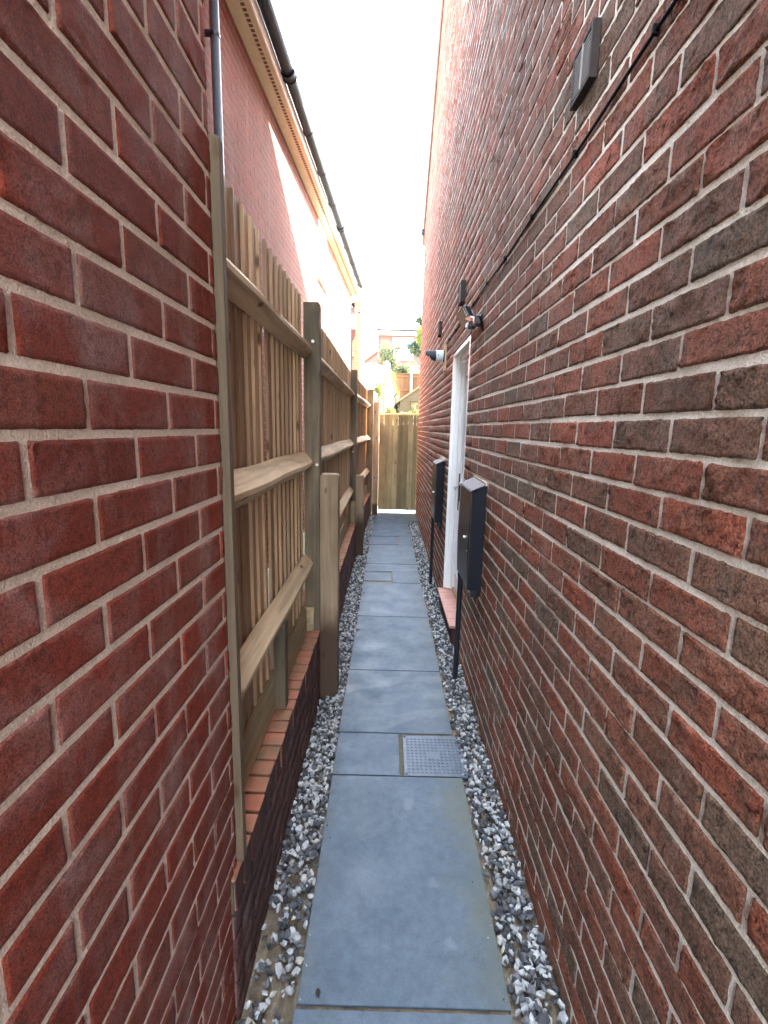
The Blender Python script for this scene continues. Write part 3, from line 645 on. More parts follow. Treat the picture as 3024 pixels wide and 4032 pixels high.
# ================================================================ FENCE
fe = empty('garden_fence', 'feather edge timber fence with arris rails standing on the low brick wall', 'fence', (-.455, 1.09, 0))
FX, FY = -.455, 1.09
def fxo(Y): return 0 if Y < 5.8 else (Y-5.84)*.034
def lx_(x, Y): return x-FX
BAYS = [(1.115, 2.575, 2.256), (2.672, 5.745, 2.25), (5.845, 8.47, 2.245)]
for bi, (ya, yb, top) in enumerate(BAYS):
    mb = MB(); y = ya; i = 0
    while y < yb-.012:
        wd = .088+random.uniform(-.005, .005); y2 = min(y+wd, yb); gap = .0
        gp = random.random()
        lap = .012 if gp > .08 else -random.uniform(.012, .022)      # a few boards have shrunk apart
        t0, t1 = .003, .014; zt = top+random.uniform(-.003, .003)+.004*math.sin(y*2); lean = random.uniform(-.003, .003)
        o0, o1 = fxo(y), fxo(y2); zb = .50
        xa = -.004; # front (alley side) plane of boards
        prof = [(xa+o0, y), (xa+o0-t1, y), (xa+o1-.013-t0, y2+lap), (xa+o1-.013, y2+lap)]
        prof = [(px_, py_-FY) for px_, py_ in prof]
        vs = [Vector((px_, py_+lean*(z-zb), z)) for z in (zb, (zb+zt)/2, zt) for px_, py_ in prof]
        for q in range(4, 8): vs[q].x += random.uniform(-.002, .002)
        fs = [(0, 1, 2, 3), (8, 11, 10, 9)]+[(l*4+a_, l*4+(a_+1) % 4, (l+1)*4+(a_+1) % 4, (l+1)*4+a_) for l in range(2) for a_ in range(4)]
        mb.add(vs, fs, random.random()); y = y2; i += 1
    mb.build('board_panel', M_BOARD, fe)
    for zc, hh in ((1.985, .045), (1.398, .05), (.825, .05)):
        mb = MB(); n = 14
        tw = random.uniform(-.004, .004)
        prof = [(.001, zc+hh+.012), (.052, zc+.004), (.052, zc-.012), (.001, zc-hh-.006)]
        rg = []
        y0, y1 = ya-.0 - FY, yb+.008-FY
        for i in range(n+1):
            yv = y0+(y1-y0)*i/n; o_ = fxo(yv+FY); sg = .003*math.sin(i*.9+zc*5)
            sc1 = 1 if 0 < i < n else .9
            rg += [Vector((px_*sc1+o_, yv, zc+(pz_-zc)*sc1+sg+tw*i/n)) for px_, pz_ in prof]
        fs = [(0, 1, 2, 3), (n*4+3, n*4+2, n*4+1, n*4)]+[(l*4+a_, l*4+(a_+1) % 4, (l+1)*4+(a_+1) % 4, (l+1)*4+a_) for l in range(n) for a_ in range(4)]
        mb.add(rg, fs, random.random()); mb.build('rail', M_RAIL, fe)
    mb = MB(); prof = [(-.024, .424), (.012, .424), (.012, .552), (.006, .570), (-.006, .577), (-.018, .572), (-.024, .556)]
    n = 8; rg = []
    for i in range(n+1):
        yv = ya+(yb-ya)*i/n; rg += [Vector((px_+fxo(yv), yv-FY, pz_)) for px_, pz_ in prof]
    m_ = len(prof); fs = [tuple(range(m_)), tuple(range(n*m_, n*m_+m_))[::-1]]+[(l*m_+a_, l*m_+(a_+1) % m_, (l+1)*m_+(a_+1) % m_, (l+1)*m_+a_) for l in range(n) for a_ in range(m_)]
    mb.add(rg, fs, .4); mb.build('gravel_board', M_GRAVB, fe)
def fpost(x0, x1, y0, y1, z0, z1, mat, label=None, bev=.004, lean=0, name='post'):
    b = MB(); bm = bmesh.new(); bmesh.ops.create_cube(bm, size=1)
    bmesh.ops.subdivide_edges(bm, edges=[e for e in bm.edges if abs(e.verts[0].co.z-e.verts[1].co.z) > .5], cuts=6)
    for v in bm.verts:
        zz = v.co.z+.5; v.co = Vector((x0+(v.co.x+.5)*(x1-x0)-FX+lean*zz+random.uniform(-.0008, .0008), y0+(v.co.y+.5)*(y1-y0)-FY, z0+zz*(z1-z0)))
    bmesh.ops.bevel(bm, geom=[e for e in bm.edges if e.calc_face_angle(0) > .5], offset=bev, segments=2, affect='EDGES')
    b.addbm(bm, random.random()); return b.build(name, mat, fe, label)
fpost(-.452, -.373, 2.578, 2.668, .30, 2.226, M_POST, 'tall dark green stained post between the first two fence bays')
fpost(-.457, -.380, 5.75, 5.84, .30, 2.262, M_POST)
fpost(-.385, -.268, 8.475, 8.56, -.05, 2.25, M_POST)
fpost(-.369, -.268, 2.572, 2.672, -.06, 1.333, M_SPUR, 'short square repair post standing in the gravel, nearest', .006, name='repair_post')
fpost(-.380, -.284, 5.741, 5.835, -.06, 1.012, M_SPUR, 'short square repair post standing in the gravel, farther along', .006, name='repair_post')
b = MB(); b.bbox(-.46-FX, -.364-FX, 1.087-FY, 1.113-FY, .424, 2.21, .002, .3); 
for i, v in enumerate(b.v):
    if v[2] > 2.15: b.v[i] = (v[0], v[1], v[2]-(v[0]+FX+.46)*.35)
b.build('batten', M_SPURB, fe, 'rough timber batten fixed against the brick corner')
b = MB(); b.bbox(-.447-FX, -.40-FX, 1.785-FY, 1.845-FY, .424, .80, .003, .2, jit=.002); b.build('rail_support', M_POST, fe)
b = MB(); b.bbox(-.46-FX+.004, -.402-FX, 2.55-FY, 2.574-FY, .424, .57, .004, .9, jit=.002); b.build('cleat', M_GRAVB, fe)
b = MB(); b.bbox(-.45-FX+.006, -.39-FX, 5.70-FY, 5.745-FY, .424, .70, .004, .9, jit=.002); b.build('cleat', M_GRAVB, fe)
for (x, y, z) in ((-.405, 2.577, 2.03), (-.385, 2.577, 1.385), (-.42, 5.749, 1.30)): MB().tube([(x-FX, y-FY+.003, z), (x-FX, y-FY-.006, z)], .008, 8).build('bolt_head', M_STEEL, fe)

# ================================================================ GATE
ga = empty('side_gate', 'closed vertical board timber gate at the end of the alley', 'gate', (.2, 8.86, 0))
mb = MB(); x = -.162; edges = [0, .085, .17, .255, .35, .44, .535, .63, .69, .745]
for i in range(9):
    a, b_ = x+edges[i]-.2, x+edges[i+1]-.2; g_ = .004 if i in (2, 5, 6) else .0002
    g_, g2 = .0032, g_+.005; r_ = random.random(); zt = 1.835 if g2 < .005 else 1.835-random.uniform(.11, .19)
    mb.bbox(a+g_/2, b_-g_/2, -.0, .018, .058+random.uniform(-.004, .004), zt, .003, r_)
    if zt < 1.83: mb.bbox(a+g_/2, b_-g2, 0, .018, zt+.0002, 1.835, .002, r_)
mb.box(-.362, .385, .0182, .0187, .06, 1.64); mb.build('gate_boards', M_GATE, ga)  # thin sheet added behind the boards to stop light through the gaps
mb = MB(); mb.bbox(-.365, .388, -.012, .045, 1.838, 1.866, .004, .8); mb.build('top_cap', wood_mat('gate_cap_timber', (.5, .44, .28), (.55, .48, .3), 0, (.3, .26, .15), .3), ga)
for z in (.22, .95, 1.52): MB().bbox(-.36, .38, .019, .05, z, z+.1, .004, .5).build('ledge', M_GATE, ga)
mb = MB(); mb.bbox(-.362, -.30, -.018, -.001, 1.685, 1.72, .003); mb.build('latch_block', M_GRAVB, ga)
mb = MB(); mb.bbox(-.468, -.366, -.29, -.19, -.05, 2.052, .005, .5, jit=.002); mb.build('gate_post', wood_mat('orange_gate_post', (.38, .25, .16), (.42, .28, .18), 2, (.25, .16, .10), .5, streak=20, damp=.30), ga)
# ================================================================ INSPECTION COVERS
def cover(x0, x1, y0, y1, lab, n, m):
    b = MB(); b.bbox(x0, x1, y0, y1, -.02, -.001, .003)
    ax, ay = (x1-x0-.03)/n, (y1-y0-.03)/m
    for i in range(n):
        for j in range(m):
            cx, cy = x0+.015+(i+.5)*ax, y0+.015+(j+.5)*ay
            if abs(i-(n-1)/2) < 1.2 and abs(j-(m-1)/2) < 1.2: continue
            s_ = min(ax, ay)*.31; b.add([(cx-s_*1.1, cy-s_, -.0008), (cx+s_*1.1, cy-s_, -.0008), (cx+s_*1.1, cy+s_, -.0008), (cx-s_*1.1, cy+s_, -.0008), (cx-s_*.85, cy-s_*.75, .0022), (cx+s_*.85, cy-s_*.75, .0022), (cx+s_*.85, cy+s_*.75, .0022), (cx-s_*.85, cy+s_*.75, .0022)], [(4, 5, 6, 7), (0, 1, 5, 4), (1, 2, 6, 5), (2, 3, 7, 6), (3, 0, 4, 7)])
    o = b.build('inspection_cover', M_COVER); tag(o, lab, 'drain cover', 'inspection covers set in the path')
    for (sx, sy) in ((x0+.012, y0+.012), (x1-.012, y0+.012), (x0+.012, y1-.012), (x1-.012, y1-.012)): MB().tube([(sx, sy, -.001), (sx, sy, .0008)], .006, 8).build('screw', M_VDARK, o)
cover(.112, .411, 1.940, 2.232, 'grey square studded drain cover beside the gravel, nearest in the path', 13, 12)
def tray(x0, x1, y0, y1, lab):
    b = MB()
    for q in ((x0, x1, y0, y0+.008), (x0, x1, y1-.008, y1), (x0, x0+.008, y0+.0085, y1-.0085), (x1-.008, x1, y0+.0085, y1-.0085)): b.bbox(*q, -.02, .0005, .001)
    b.bbox(x0+.010, x1-.010, y0+.010, y1-.010, -.02, -.002, .002, .2, 1)
    o = b.build('inspection_cover', [M_COVER, M_SLAB]); tag(o, lab, 'drain cover', 'inspection covers set in the path')
tray(-.222, .070, 4.772, 5.066, 'square slab filled drain cover on the left of the path level with the door')
tray(-.225, .190, 6.345, 6.850, 'large oblong slab filled drain cover in the path nearest the gate')
# mossy strip beside the near cover; fallen leaves
MB().bbox(.094, .111, 1.94, 2.24, -.024, -.004, .002).build('joint_moss', simple('mossy_joint_sand', (.10, .10, .06), .95, nscale=90, namt=.6, bump=.6))
tag(bpy.data.objects['joint_moss'], 'mossy joint strip in the path', kind='structure')
def leaf(x, y, sz, rot, lab):
    b = MB(); n = 7; pts = []
    for i in range(n):
        t_ = i/(n-1); wd = math.sin(t_*math.pi)*.32*sz; pts += [(t_*sz-sz/2, -wd, .002+.25*wd+.1*sz*t_*t_), (t_*sz-sz/2, 0, .001+.1*sz*t_*t_), (t_*sz-sz/2, wd, .002+.3*wd+.1*sz*t_*t_)]
    b.add(pts, [(i*3+k, i*3+k+1, (i+1)*3+k+1, (i+1)*3+k) for i in range(n-1) for k in (0, 1)])
    o = b.build('fallen_leaf', simple('dead_leaf', (.03, .022, .018), .7), recalc=False); o.location = (x, y, .001); o.rotation_euler = (0, 0, rot); tag(o, lab, 'leaf', 'fallen leaves on the path')
leaf(-.162, 1.075, .022, 1.9, 'tiny dark leaf on the nearest slab')
leaf(-.205, 3.52, .035, .3, 'dark leaf on the left slab edge behind the repair post')
leaf(-.2, 4.36, .03, .9, 'dark leaf at the left slab edge just before the second cover')
leaf(-.19, 5.6, .03, 2.2, 'small dark leaf between the two far covers')

# ================================================================ LEFT HOUSE BEYOND THE FENCE
SL = .0435; HY0 = 1.6
hx0 = -1.434+SL*(HY0-3.92)
ho = empty('terrace_house', 'orange red brick house with black gutter beyond the fence', 'house', (hx0, HY0, 0), -math.atan(SL))
HL = 13.16-HY0; SZ = 5.005
win = (8.46-HY0, 9.26-HY0, 4.06, 4.965)
mb = MB(); bricks(mb, HL, 0, SZ, .045, .05, 1, [win], lambda u: 0, (.001, .002), 0); mortar(mb, HL, -.1, SZ, 1, .0006, [win])
mb.build('wall', [M_BH, M_MH], ho, recalc=False)
MB().box(-5, -.09, 0, .2, -.1, SZ).build('end_wall', M_PALEBR, ho); MB().box(-5, -.09, HL-.2, HL, -.1, SZ).build('end_wall', M_PALEBR, ho)
t = MB(); t.box(-.08, .186, -.1, HL+.1, SZ+.002, SZ+.014); y = .2
while y < HL:
    t.box(.108, .142, y, y+.030, SZ-.0005, SZ+.003, .5, 1); y += .0525
t.build('soffit', [M_SOFF, M_HOLE], ho)
t = MB(); t.bbox(.187, .205, -.1, HL-.1, SZ-.004, SZ+.19, .003); t.build('fascia', M_CREAM, ho)
t = MB(); gc, gz_, gr = .270, SZ+.125, .061
rg = []; n = 10
prof = [(gc+gr*math.cos(a), gz_+gr*math.sin(a)*1.0) for a in np.linspace(math.pi, 2*math.pi, n)]+[(gc+(gr-.004)*math.cos(a), gz_+(gr-.004)*math.sin(a)) for a in np.linspace(2*math.pi, math.pi, n)]
GE = 12.78-HY0
t.prism(prof, -.1, GE, axis='y')
t.prism([(gc+gr*math.cos(a), gz_+gr*math.sin(a)) for a in np.linspace(math.pi, 2*math.pi, n)], GE, GE+.012, axis='y')
gut = t.build('gutter', M_GUT, ho)
for Y in (4.55, 5.5, 6.45, 7.37, 8.3, 9.2, 10.15, 11.0, 11.85, 12.6):
    t = MB(); u = Y-HY0; big = abs(Y-5.5) < .05 or abs(Y-9.2) < .05; wd = .05 if big else .018; rr = gr+(.009 if big else .005)
    t.prism([(gc+rr*math.cos(a), gz_+rr*math.sin(a)) for a in np.linspace(math.pi-.15, 2*math.pi+.15, 14)]+[(gc+(gr+.001)*math.cos(a), gz_+(gr+.001)*math.sin(a)) for a in np.linspace(2*math.pi+.15, math.pi-.15, 14)], u-wd, u+wd, axis='y')
    if big:
        for e_ in (-.05, .045): t.prism([(gc+(rr+.007)*math.cos(a), gz_+(rr+.007)*math.sin(a)) for a in np.linspace(math.pi-.15, 2*math.pi+.15, 14)]+[(gc+rr*math.cos(a), gz_+rr*math.sin(a)) for a in np.linspace(2*math.pi+.15, math.pi-.15, 14)], u+e_, u+e_+.008, axis='y')
    t.bbox(.205, gc-gr+.01, u-.014, u+.014, gz_-.02, gz_+.04, .002); t.build('gutter_bracket', M_GUT, gut)
t = MB(); t.add([(.24, -.1, SZ+.2), (.24, HL+.15, SZ+.2), (-5, HL+.15, SZ+3.6), (-5, -.1, SZ+3.6), (.24, -.1, SZ+.25), (.24, HL+.15, SZ+.25), (-5, HL+.15, SZ+3.68), (-5, -.1, SZ+3.68)], [(0, 1, 2, 3), (4, 7, 6, 5), (0, 4, 5, 1), (1, 5, 6, 2), (0, 3, 7, 4), (2, 6, 7, 3)])
t.build('roof', M_TILE, ho)
# downpipe
t = MB(); py = 4.05-HY0; t.tube([(.075, py, .1), (.075, py, 4.78), (.11, py, 4.86), (.2, py, 4.95), (.262, py, 5.02), (gc, py, 5.075)], .034, 16)
pipe = t.build('downpipe', M_PIPE, ho)
for z in (1.3, 2.9, 4.43):
    t = MB(); t.tube([(.075, py, z-.012), (.075, py, z+.012)], .0385, 16); t.bbox(.002, .06, py-.055, py+.0, z-.008, z+.008, .003); t.bbox(.0, .012, py-.075, py-.02, z-.02, z+.02, .003); t.build('pipe_clip', M_BLKP, pipe)
# window under the eaves
a, b_, c_, d_ = win; t = MB()
for q in ((a, b_, c_, c_+.06), (a, b_, d_-.06, d_), (a, a+.06, c_+.0605, d_-.0605), (b_-.06, b_, c_+.0605, d_-.0605), ((a+b_)/2-.03, (a+b_)/2+.03, c_+.0605, d_-.0605)): t.bbox(-.05, .01, *q, .003)
t.bbox(-.01, .07, a-.03, b_+.03, c_-.03, c_-.001, .004)
wf = t.build('window', M_UPVC, ho); MB().box(-.04, -.03, a+.05, b_-.05, c_+.05, d_-.05).build('pane', M_GLASS2, wf)
# brick pier at the far corner with vent grille, hopper and pipe
def hl(X, Y, Z):
    v = Vector((X-hx0, Y-HY0, 0)); v.rotate(Matrix.Rotation(math.atan(SL), 3, 'Z')); return (v.x, v.y, Z)
t = MB(); c1 = hl(-1.03, 13.16, 0)
mbp = MB(); bricks(mbp, .235, 0, 4.86, .02, .0, 1, [], lambda u: 0, (.001, .002), 0)
Mp = Matrix.Translation((c1[0], c1[1], 0)) @ Matrix.Rotation(math.radians(-90), 4, 'Z')
mbp.v = [tuple(Mp @ Vector(v)) for v in mbp.v]; mbp.box(c1[0]+.003, c1[0]+.232, c1[1]+.004, c1[1]+1.2, -.1, 4.86, .5, 1)
pier = mbp.build('pier', [M_PALEBR, M_MH], ho, 'speckled brick pier coloured pale for glare at the far corner')
pc = c1
t = MB(); lo = pc[1]-.02
t.bbox(pc[0]-.015, pc[0]+.125, pc[1]-.03, pc[1]-.004, 4.16, 4.72, .003); lv = t.build('louvre_frame', M_UPVC, pier)
t = MB()
for i in range(9): t.box(pc[0]-.005, pc[0]+.115, pc[1]-.036, pc[1]-.0305, 4.19+i*.058, 4.196+i*.058)
t.build('louvre_gap', simple('grey_louvre_gap', (.3, .28, .27), .7), pier)
t = MB(); t.prism([(pc[0]-.02, 4.15), (pc[0]+.13, 4.15), (pc[0]+.10, 4.10), (pc[0]+.10, 3.98), (pc[0]+.045, 3.88), (pc[0]-.02, 3.88)], pc[1]-.09, pc[1]-.005, axis='y')
t.build('rain_hopper', M_HOP, pier)
t = MB(); t.tube([(pc[0]+.012, pc[1]-.045, .1), (pc[0]+.012, pc[1]-.045, 3.89)], .014, 8); t.bbox(pc[0]-.03, pc[0]+.08, pc[1]-.05, pc[1]-.004, 3.43, 3.45, .002); t.build('thin_pipe', M_HOP, pier)
t = MB(); t.bbox(pc[0]-.02, pc[0]+.06, pc[1]-.12, pc[1]-.004, 4.74, 4.80, .006); t.bbox(pc[0]+.062, pc[0]+.085, pc[1]-.12, pc[1]-.004, 4.55, 4.80, .004); t.build('lamp_bracket', M_BLKP, pier)
al = empty('arm_lamp', 'small lamp on a curved arm sticking out from the far brick pier', 'lamp', (-.87, 13.14, 4.585), 0)
MB().tube([(0, 0, 0), (.06, -.01, .0), (.11, -.01, .02), (.17, -.01, .035), (.20, -.01, .06)], .009, 8).build('arm', M_BLKP, al)
MB().tube([(.18, -.01, .045), (.205, -.01, .075), (.235, -.01, .07), (.245, -.01, .04)], [.018, .03, .034, .02], 10).build('lamp_head', M_BLKP, al)

# ================================================================ GARDENS BEYOND
def foliage(cl, n, size, name, mat, parent, rset=(0, 1)):
    """cl: ellipsoid leaf clumps (x, y, z, rx, ry, rz)"""
    V = []; F = []; R_ = []; vol = np.array([c_[3]*c_[4]*c_[5] for c_ in cl])**.67; cnt = (vol/vol.sum()*n).astype(int)
    nb = 0
    for c_, m in zip(cl, cnt):
        base = RNG.uniform(*rset)
        p_ = np.clip(RNG.normal(size=(m, 3))*.62, -1.5, 1.5)
        p_ = p_*np.array(c_[3:6])+np.array(c_[:3])
        a_ = RNG.normal(size=(m, 3)); a_ /= np.linalg.norm(a_, axis=1)[:, None]; b_ = RNG.normal(size=(m, 3)); b_ -= (b_*a_).sum(1)[:, None]*a_; b_ /= np.linalg.norm(b_, axis=1)[:, None]
        s_ = size*RNG.uniform(.6, 1.3, (m, 1)); nrm = np.cross(a_, b_)
        q = np.stack([p_-a_*s_, p_-b_*s_*.42+nrm*s_*.1, p_+a_*s_, p_+b_*s_*.42+nrm*s_*.1], 1).reshape(-1, 3)
        V.append(q); F.append(np.arange(m*4).reshape(m, 4)+nb); nb += m*4; R_ += list(np.clip(base*.6+RNG.uniform(0, .5, m), 0, 1))
    V = np.concatenate(V); F = np.concatenate(F); me = bpy.data.meshes.new(name); me.from_pydata(V.tolist(), [], F.tolist())
    a = me.attributes.new('rnd', 'FLOAT', 'FACE'); a.data.foreach_set('value', np.array(R_, dtype=np.float32)); me.materials.append(mat)
    o = bpy.data.objects.new(name, me); C.objects.link(o); o.parent = parent; return o
def clumps(cx, cy, cz, rx, ry, rz, n, s0, s1):
    out = []
    for _ in range(n):
        d_ = RNG.normal(size=3); d_ /= np.linalg.norm(d_); k = RNG.uniform(.25, 1)
        r = RNG.uniform(s0, s1); out.append((cx+d_[0]*rx*k, cy+d_[1]*ry*k, cz+d_[2]*rz*k, r, r, r*RNG.uniform(.6, 1.1)))
    return out
def tree(name, lab, x, y, z0, z1, cl, n, size, mat, tr=.12):
    e = empty(name, lab, 'tree', (x, y, z0)); L = [(c_[0]-x, c_[1]-y, c_[2]-z0, *c_[3:]) for c_ in cl]
    b = MB(); H_ = z1-z0; b.tube([(0, 0, -.1), (.03, .02, H_*.4), (-.04, 0, H_*.75), (0, 0, H_)], [tr, tr*.75, tr*.45, tr*.1], 8)
    for c_ in L[:14]: b.tube([(0, 0, max(.3, c_[2]-.6)), (c_[0]*.5, c_[1]*.5, c_[2]-.2), c_[:3]], [tr*.3, tr*.2, tr*.06], 5)
    b.build('trunk', M_BARK, e); foliage(L, n, size, 'crown', mat, e); return e
tree('garden_tree', 'pale silvery leaved tree in front of the far house', .15, 21.5, 2.5, 5.2, clumps(-.15, 21.5, 4.5, .52, .6, .75, 34, .10, .24)+clumps(.7, 21.5, 4.1, .75, .5, .32, 26, .08, .2)+clumps(.3, 21.4, 4.0, 1.0, .4, .3, 24, .08, .2)+clumps(-.15, 21.5, 5.0, .14, .14, .35, 6, .08, .14)+clumps(.35, 21.5, 5.0, .12, .14, .3, 5, .08, .14), 9000, .045, M_LPALE)
tree('evergreen_tree', 'dark leaved tree rising beside the right house corner', 1.5, 19.5, 2.4, 6.0, clumps(1.08, 19.5, 4.72, .34, .4, .36, 22, .08, .17)+clumps(1.2, 19.5, 5.65, .22, .3, .35, 16, .08, .15)+clumps(1.3, 19.6, 5.2, .2, .3, .5, 14, .1, .15)+clumps(2.2, 19.8, 5.2, .7, .6, 1.0, 30, .15, .3), 15000, .045, M_LDARK)
tree('ornamental_tree', 'yellow green leaved tree half hidden by the right house corner', 1.14, 17.2, 2.2, 5.3, clumps(1.06, 17.2, 4.72, .10, .2, .42, 16, .05, .09), 3600, .035, M_LYEL, .05)
def shrub(name, lab, x, y, z, cl, n, size, mat, group=None):
    e = empty(name, lab, 'shrub', (x, y, z), group=group); L = [(c_[0]-x, c_[1]-y, c_[2]-z, *c_[3:]) for c_ in cl]
    b = MB()
    for c_ in L[:8]: b.tube([(0, 0, -.1), (c_[0]*.4, c_[1]*.4, max(.05, c_[2]*.5)), c_[:3]], [.012, .009, .004], 5)
    b.build('stem', M_BARK, e); foliage(L, n, size, 'foliage', mat, e)
shrub('leafy_shrub', 'bright yellow green shrub left of the timber post beyond the gate', -.27, 11.2, 1.35, clumps(-.26, 11.2, 2.48, .12, .15, .2, 16, .04, .08)+clumps(-.25, 11.2, 2.0, .12, .15, .4, 10, .05, .09), 2300, .022, M_LYEL)
shrub('russet_shrub', 'low russet and green shrub above the left half of the gate', .0, 10.75, 1.2, clumps(.02, 10.75, 1.98, .14, .12, .16, 14, .03, .07)+clumps(0, 10.8, 1.5, .15, .12, .3, 8, .04, .08), 1900, .020, M_LRED)
shrub('low_hedge', 'sunlit yellow green planting above the right half of the gate', .38, 10.6, 1.2, clumps(.40, 10.6, 1.86, .26, .1, .10, 18, .03, .07)+clumps(.6, 10.6, 2.0, .07, .07, .18, 6, .02, .05)+clumps(.4, 10.6, 1.5, .26, .1, .25, 12, .05, .09), 2800, .020, M_LYEL)
shrub('climbing_plant', 'climbing plant hanging over the edge of the white panel', .22, 12.9, 1.7, [(.06+.26*k/9+.03*math.sin(k*2), 12.75+.35*k/9, 3.0-1.05*k/9, .06, .06, .08) for k in range(10)], 1300, .024, M_LYEL)
# timber post, white panel
b = MB(); b.bbox(-.172, -.094, 12.96, 13.04, 1.7, 3.31, .005, .5)
tag(b.build('timber_post', M_YEL), 'yellow new timber post standing beyond the gate', 'post')
wp = MB(); th = .03; A = Vector((-.085, 12.62, 0)); Bv = Vector((.27, 13.2, 0)); dv = (Bv-A); nv = Vector((-dv.y, dv.x, 0)).normalized()*th
tp = [(0, 3.30), (.25, 3.27), (.4, 3.02), (.6, 2.72), (1., 2.25)]
vs = [A+dv*a_+Vector((0, 0, 1.6)) for a_, z in tp]+[A+dv*a_+Vector((0, 0, z)) for a_, z in tp]; vs += [v+nv for v in vs]
m_ = 5; fs = [(i, i+1, m_+i+1, m_+i) for i in range(4)]+[(10+i, 10+m_+i, 10+m_+i+1, 10+i+1) for i in range(4)]+[(m_+i, m_+i+1, 10+m_+i+1, 10+m_+i) for i in range(4)]+[(0, 5, 15, 10), (4, 14, 19, 9)]
wp.add(vs, fs); tag(wp.build('white_panel', M_WHITEF), 'fence panel coloured sunlit white with a sloping top beside the timber post', 'fence panel')
# back garden fence
gf = empty('back_fence', 'brown closeboard fence with concrete posts across the far garden', 'fence', (0, 18, 2.1))
b = MB(); x = -4.0
while x < 5:
    wd = .11; b.bbox(x+.002, x+wd-.002, -.0+random.uniform(0, .006), .018, .0, 1.47, .002, random.random()); x += wd
b.build('board_panel', M_FAR, gf)
for z in (.22, .88, 1.36): MB().bbox(-4, 5, -.03, -.001, z, z+.07, .003).build('rail', M_FAR, gf)
MB().bbox(-4, 5, -.02, .03, 1.471, 1.50, .003).build('capping', M_FAR, gf)
for x in (-3.2, -1.2, .815, 2.8, 4.8): MB().bbox(x-.042, x+.042, -.10, -.031, -.2, 1.78 if abs(x-.815) < .1 else 1.52, .006).build('post', M_CONC, gf)
b = MB(); 
for z in (1.60, 1.76): b.tube([(.86, -.06, z), (1.8, -.06, z+.02)], .012, 6)
b.build('top_rail', M_CONC, gf)
# shed
sh = empty('garden_shed', 'sage green garden shed with a pitched roof above the gate', 'shed', (.78, 12.0, 1.6))
b = MB(); z = 0
W_ = .50
while z < 1.0:
    w_ = W_ if z < .66 else max(.02, W_*(1-(z-.66)/.34)); b.prism([(-.012, z), (0, z+.075), (.02, z+.075), (.02, z)], -w_, w_, axis='x', M=None); z += .075
b.box(-W_, W_, .021, 1.2, 0, .66); b.build('wall', M_SHED, sh)
b = MB()
for s_ in (-1, 1): b.add([(s_*.60, -.06, .60), (0, -.06, 1.02), (0, 1.3, 1.02), (s_*.60, 1.3, .60), (s_*.60, -.06, .64), (0, -.06, 1.06), (0, 1.3, 1.06), (s_*.60, 1.3, .64)], [(0, 1, 2, 3), (4, 7, 6, 5), (0, 4, 5, 1), (3, 2, 6, 7), (0, 3, 7, 4)])
b.build('roof', M_SHEDR, sh)
b = MB(); b.bbox(-.23, .25, -.03, -.014, -.05, .70, .003); dd_ = b.build('door', M_SHED, sh)
b = MB(); b.bbox(-.21, -.05, -.042, -.031, .655, .668, .002); b.build('hinge', M_BLKP, dd_)
# small gabled outbuilding and white framed garden room
ob = empty('outbuilding', 'small brick outbuilding with a pink tiled gable beyond the fence', 'outbuilding', (-1.3, 21.5, 2.2))
b = MB(); b.box(-1.0, 1.0, .0, 3, 0, 1.95); b.add([(-1., 0, 1.95), (1., 0, 1.95), (.72, 0, 2.62)], [(0, 1, 2)]); b.build('wall', simple('pinkish_brick', (.2, .11, .09), .9, nscale=14, namt=.6), ob)
b = MB(); b.add([(-.15, -.12, 2.05), (.78, -.12, 2.76), (.78, 3, 2.76), (-.15, 3, 2.05), (-.15, -.12, 2.0), (.78, -.12, 2.70), (.78, 3, 2.70), (-.15, 3, 2.0)], [(0, 1, 2, 3), (4, 7, 6, 5), (0, 4, 5, 1), (1, 5, 6, 2), (0, 3, 7, 4)]); b.build('roof', M_TILE, ob)
gr_ = empty('garden_room', 'white framed garden room with blue grey glass above the end of the fence', 'garden room', (-.67, 17, 2.0), math.radians(-20))
b = MB()
for q in ((-.20, -.02, 0, 1.80), (.13, .19, 0, 1.80)): b.bbox(q[0], q[1], -.03, .05, q[2], q[3], .004)
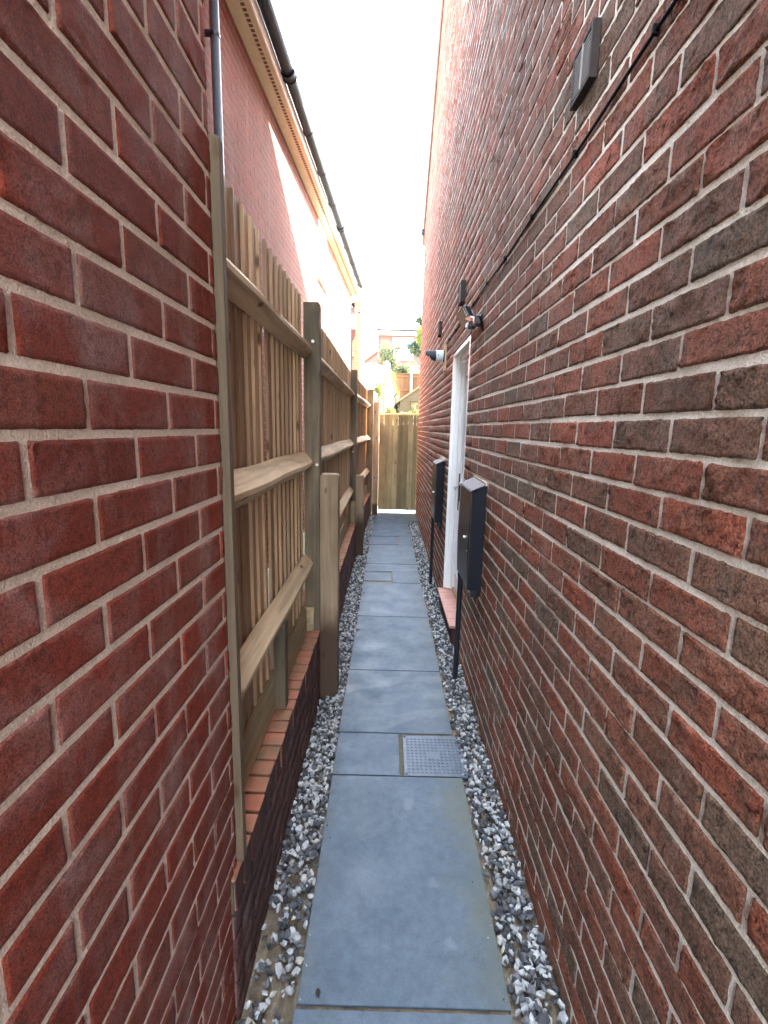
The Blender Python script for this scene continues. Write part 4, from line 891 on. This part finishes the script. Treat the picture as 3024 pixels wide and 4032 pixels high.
b.bbox(-.02, .13, -.028, .048, 1.72, 1.80, .004); b.bbox(-.02, .13, -.028, .048, .0, .9, .004); b.bbox(.05, .07, -.028, .04, .9, 1.72, .003); b.box(-.20, .19, .05, 1.4, 1.74, 1.79); b.box(-.20, -.17, .05, 1.4, 0, 1.73); b.box(.16, .19, .05, 1.4, 0, 1.73)
gg = b.build('frame', M_UPVC, gr_); MB().box(-.021, .131, .0, .01, .9, 1.72).build('glass_pane', M_GLASS2, gr_)
# far house
fh = empty('far_house', 'far brick house with white fascia and dark gutter behind the trees', 'house', (-.75, 30, 2.8))
b = MB(); b.box(0, 8, 0, 6, 0, 4.36); fw_ = b.build('wall', simple('far_red_brick', (.12, .055, .044), .9, nscale=10, namt=.4), fh)
MB().bbox(-.05, 8, -.32, -.20, 4.38, 4.60, .01).build('fascia', M_CREAM, fh)
MB().box(-.05, 8, -.20, .0, 4.36, 4.38).build('soffit', M_CREAM, fh)
MB().bbox(-.08, 8, -.42, -.325, 4.55, 4.64, .02).build('gutter', M_GUT, fh)
b = MB(); b.tube([(-.06, -.10, 4.5), (-.06, -.10, .2)], .04, 8); b.tube([(-.06, -.36, 4.56), (-.06, -.12, 4.45)], .04, 8); b.build('downpipe', M_GUT, fh)
b = MB(); b.add([(-.1, -.40, 4.62), (8, -.40, 4.62), (8, 3, 5.05), (-.1, 3, 5.05), (-.1, -.40, 4.66), (8, -.40, 4.66), (8, 3, 5.10), (-.1, 3, 5.10)], [(0, 1, 2, 3), (4, 7, 6, 5), (0, 4, 5, 1), (0, 3, 7, 4), (1, 5, 6, 2)]); b.build('roof', M_PALER, fh)
b = MB(); b.bbox(.92, 2.2, -.08, -.001, 2.9, 4.22, .01); wn_ = b.build('window', M_UPVC, fh); b = MB(); b.box(1.0, 1.5, -.085, -.0805, 3.0, 4.12); b.box(1.6, 2.1, -.085, -.0805, 3.0, 4.12); b.build('pane', M_GLASS2, wn_)

for o in list(C.objects):
    if o.type == 'MESH' and o.parent is None and 'kind' not in o and 'category' not in o: print('UNTAGGED', o.name)
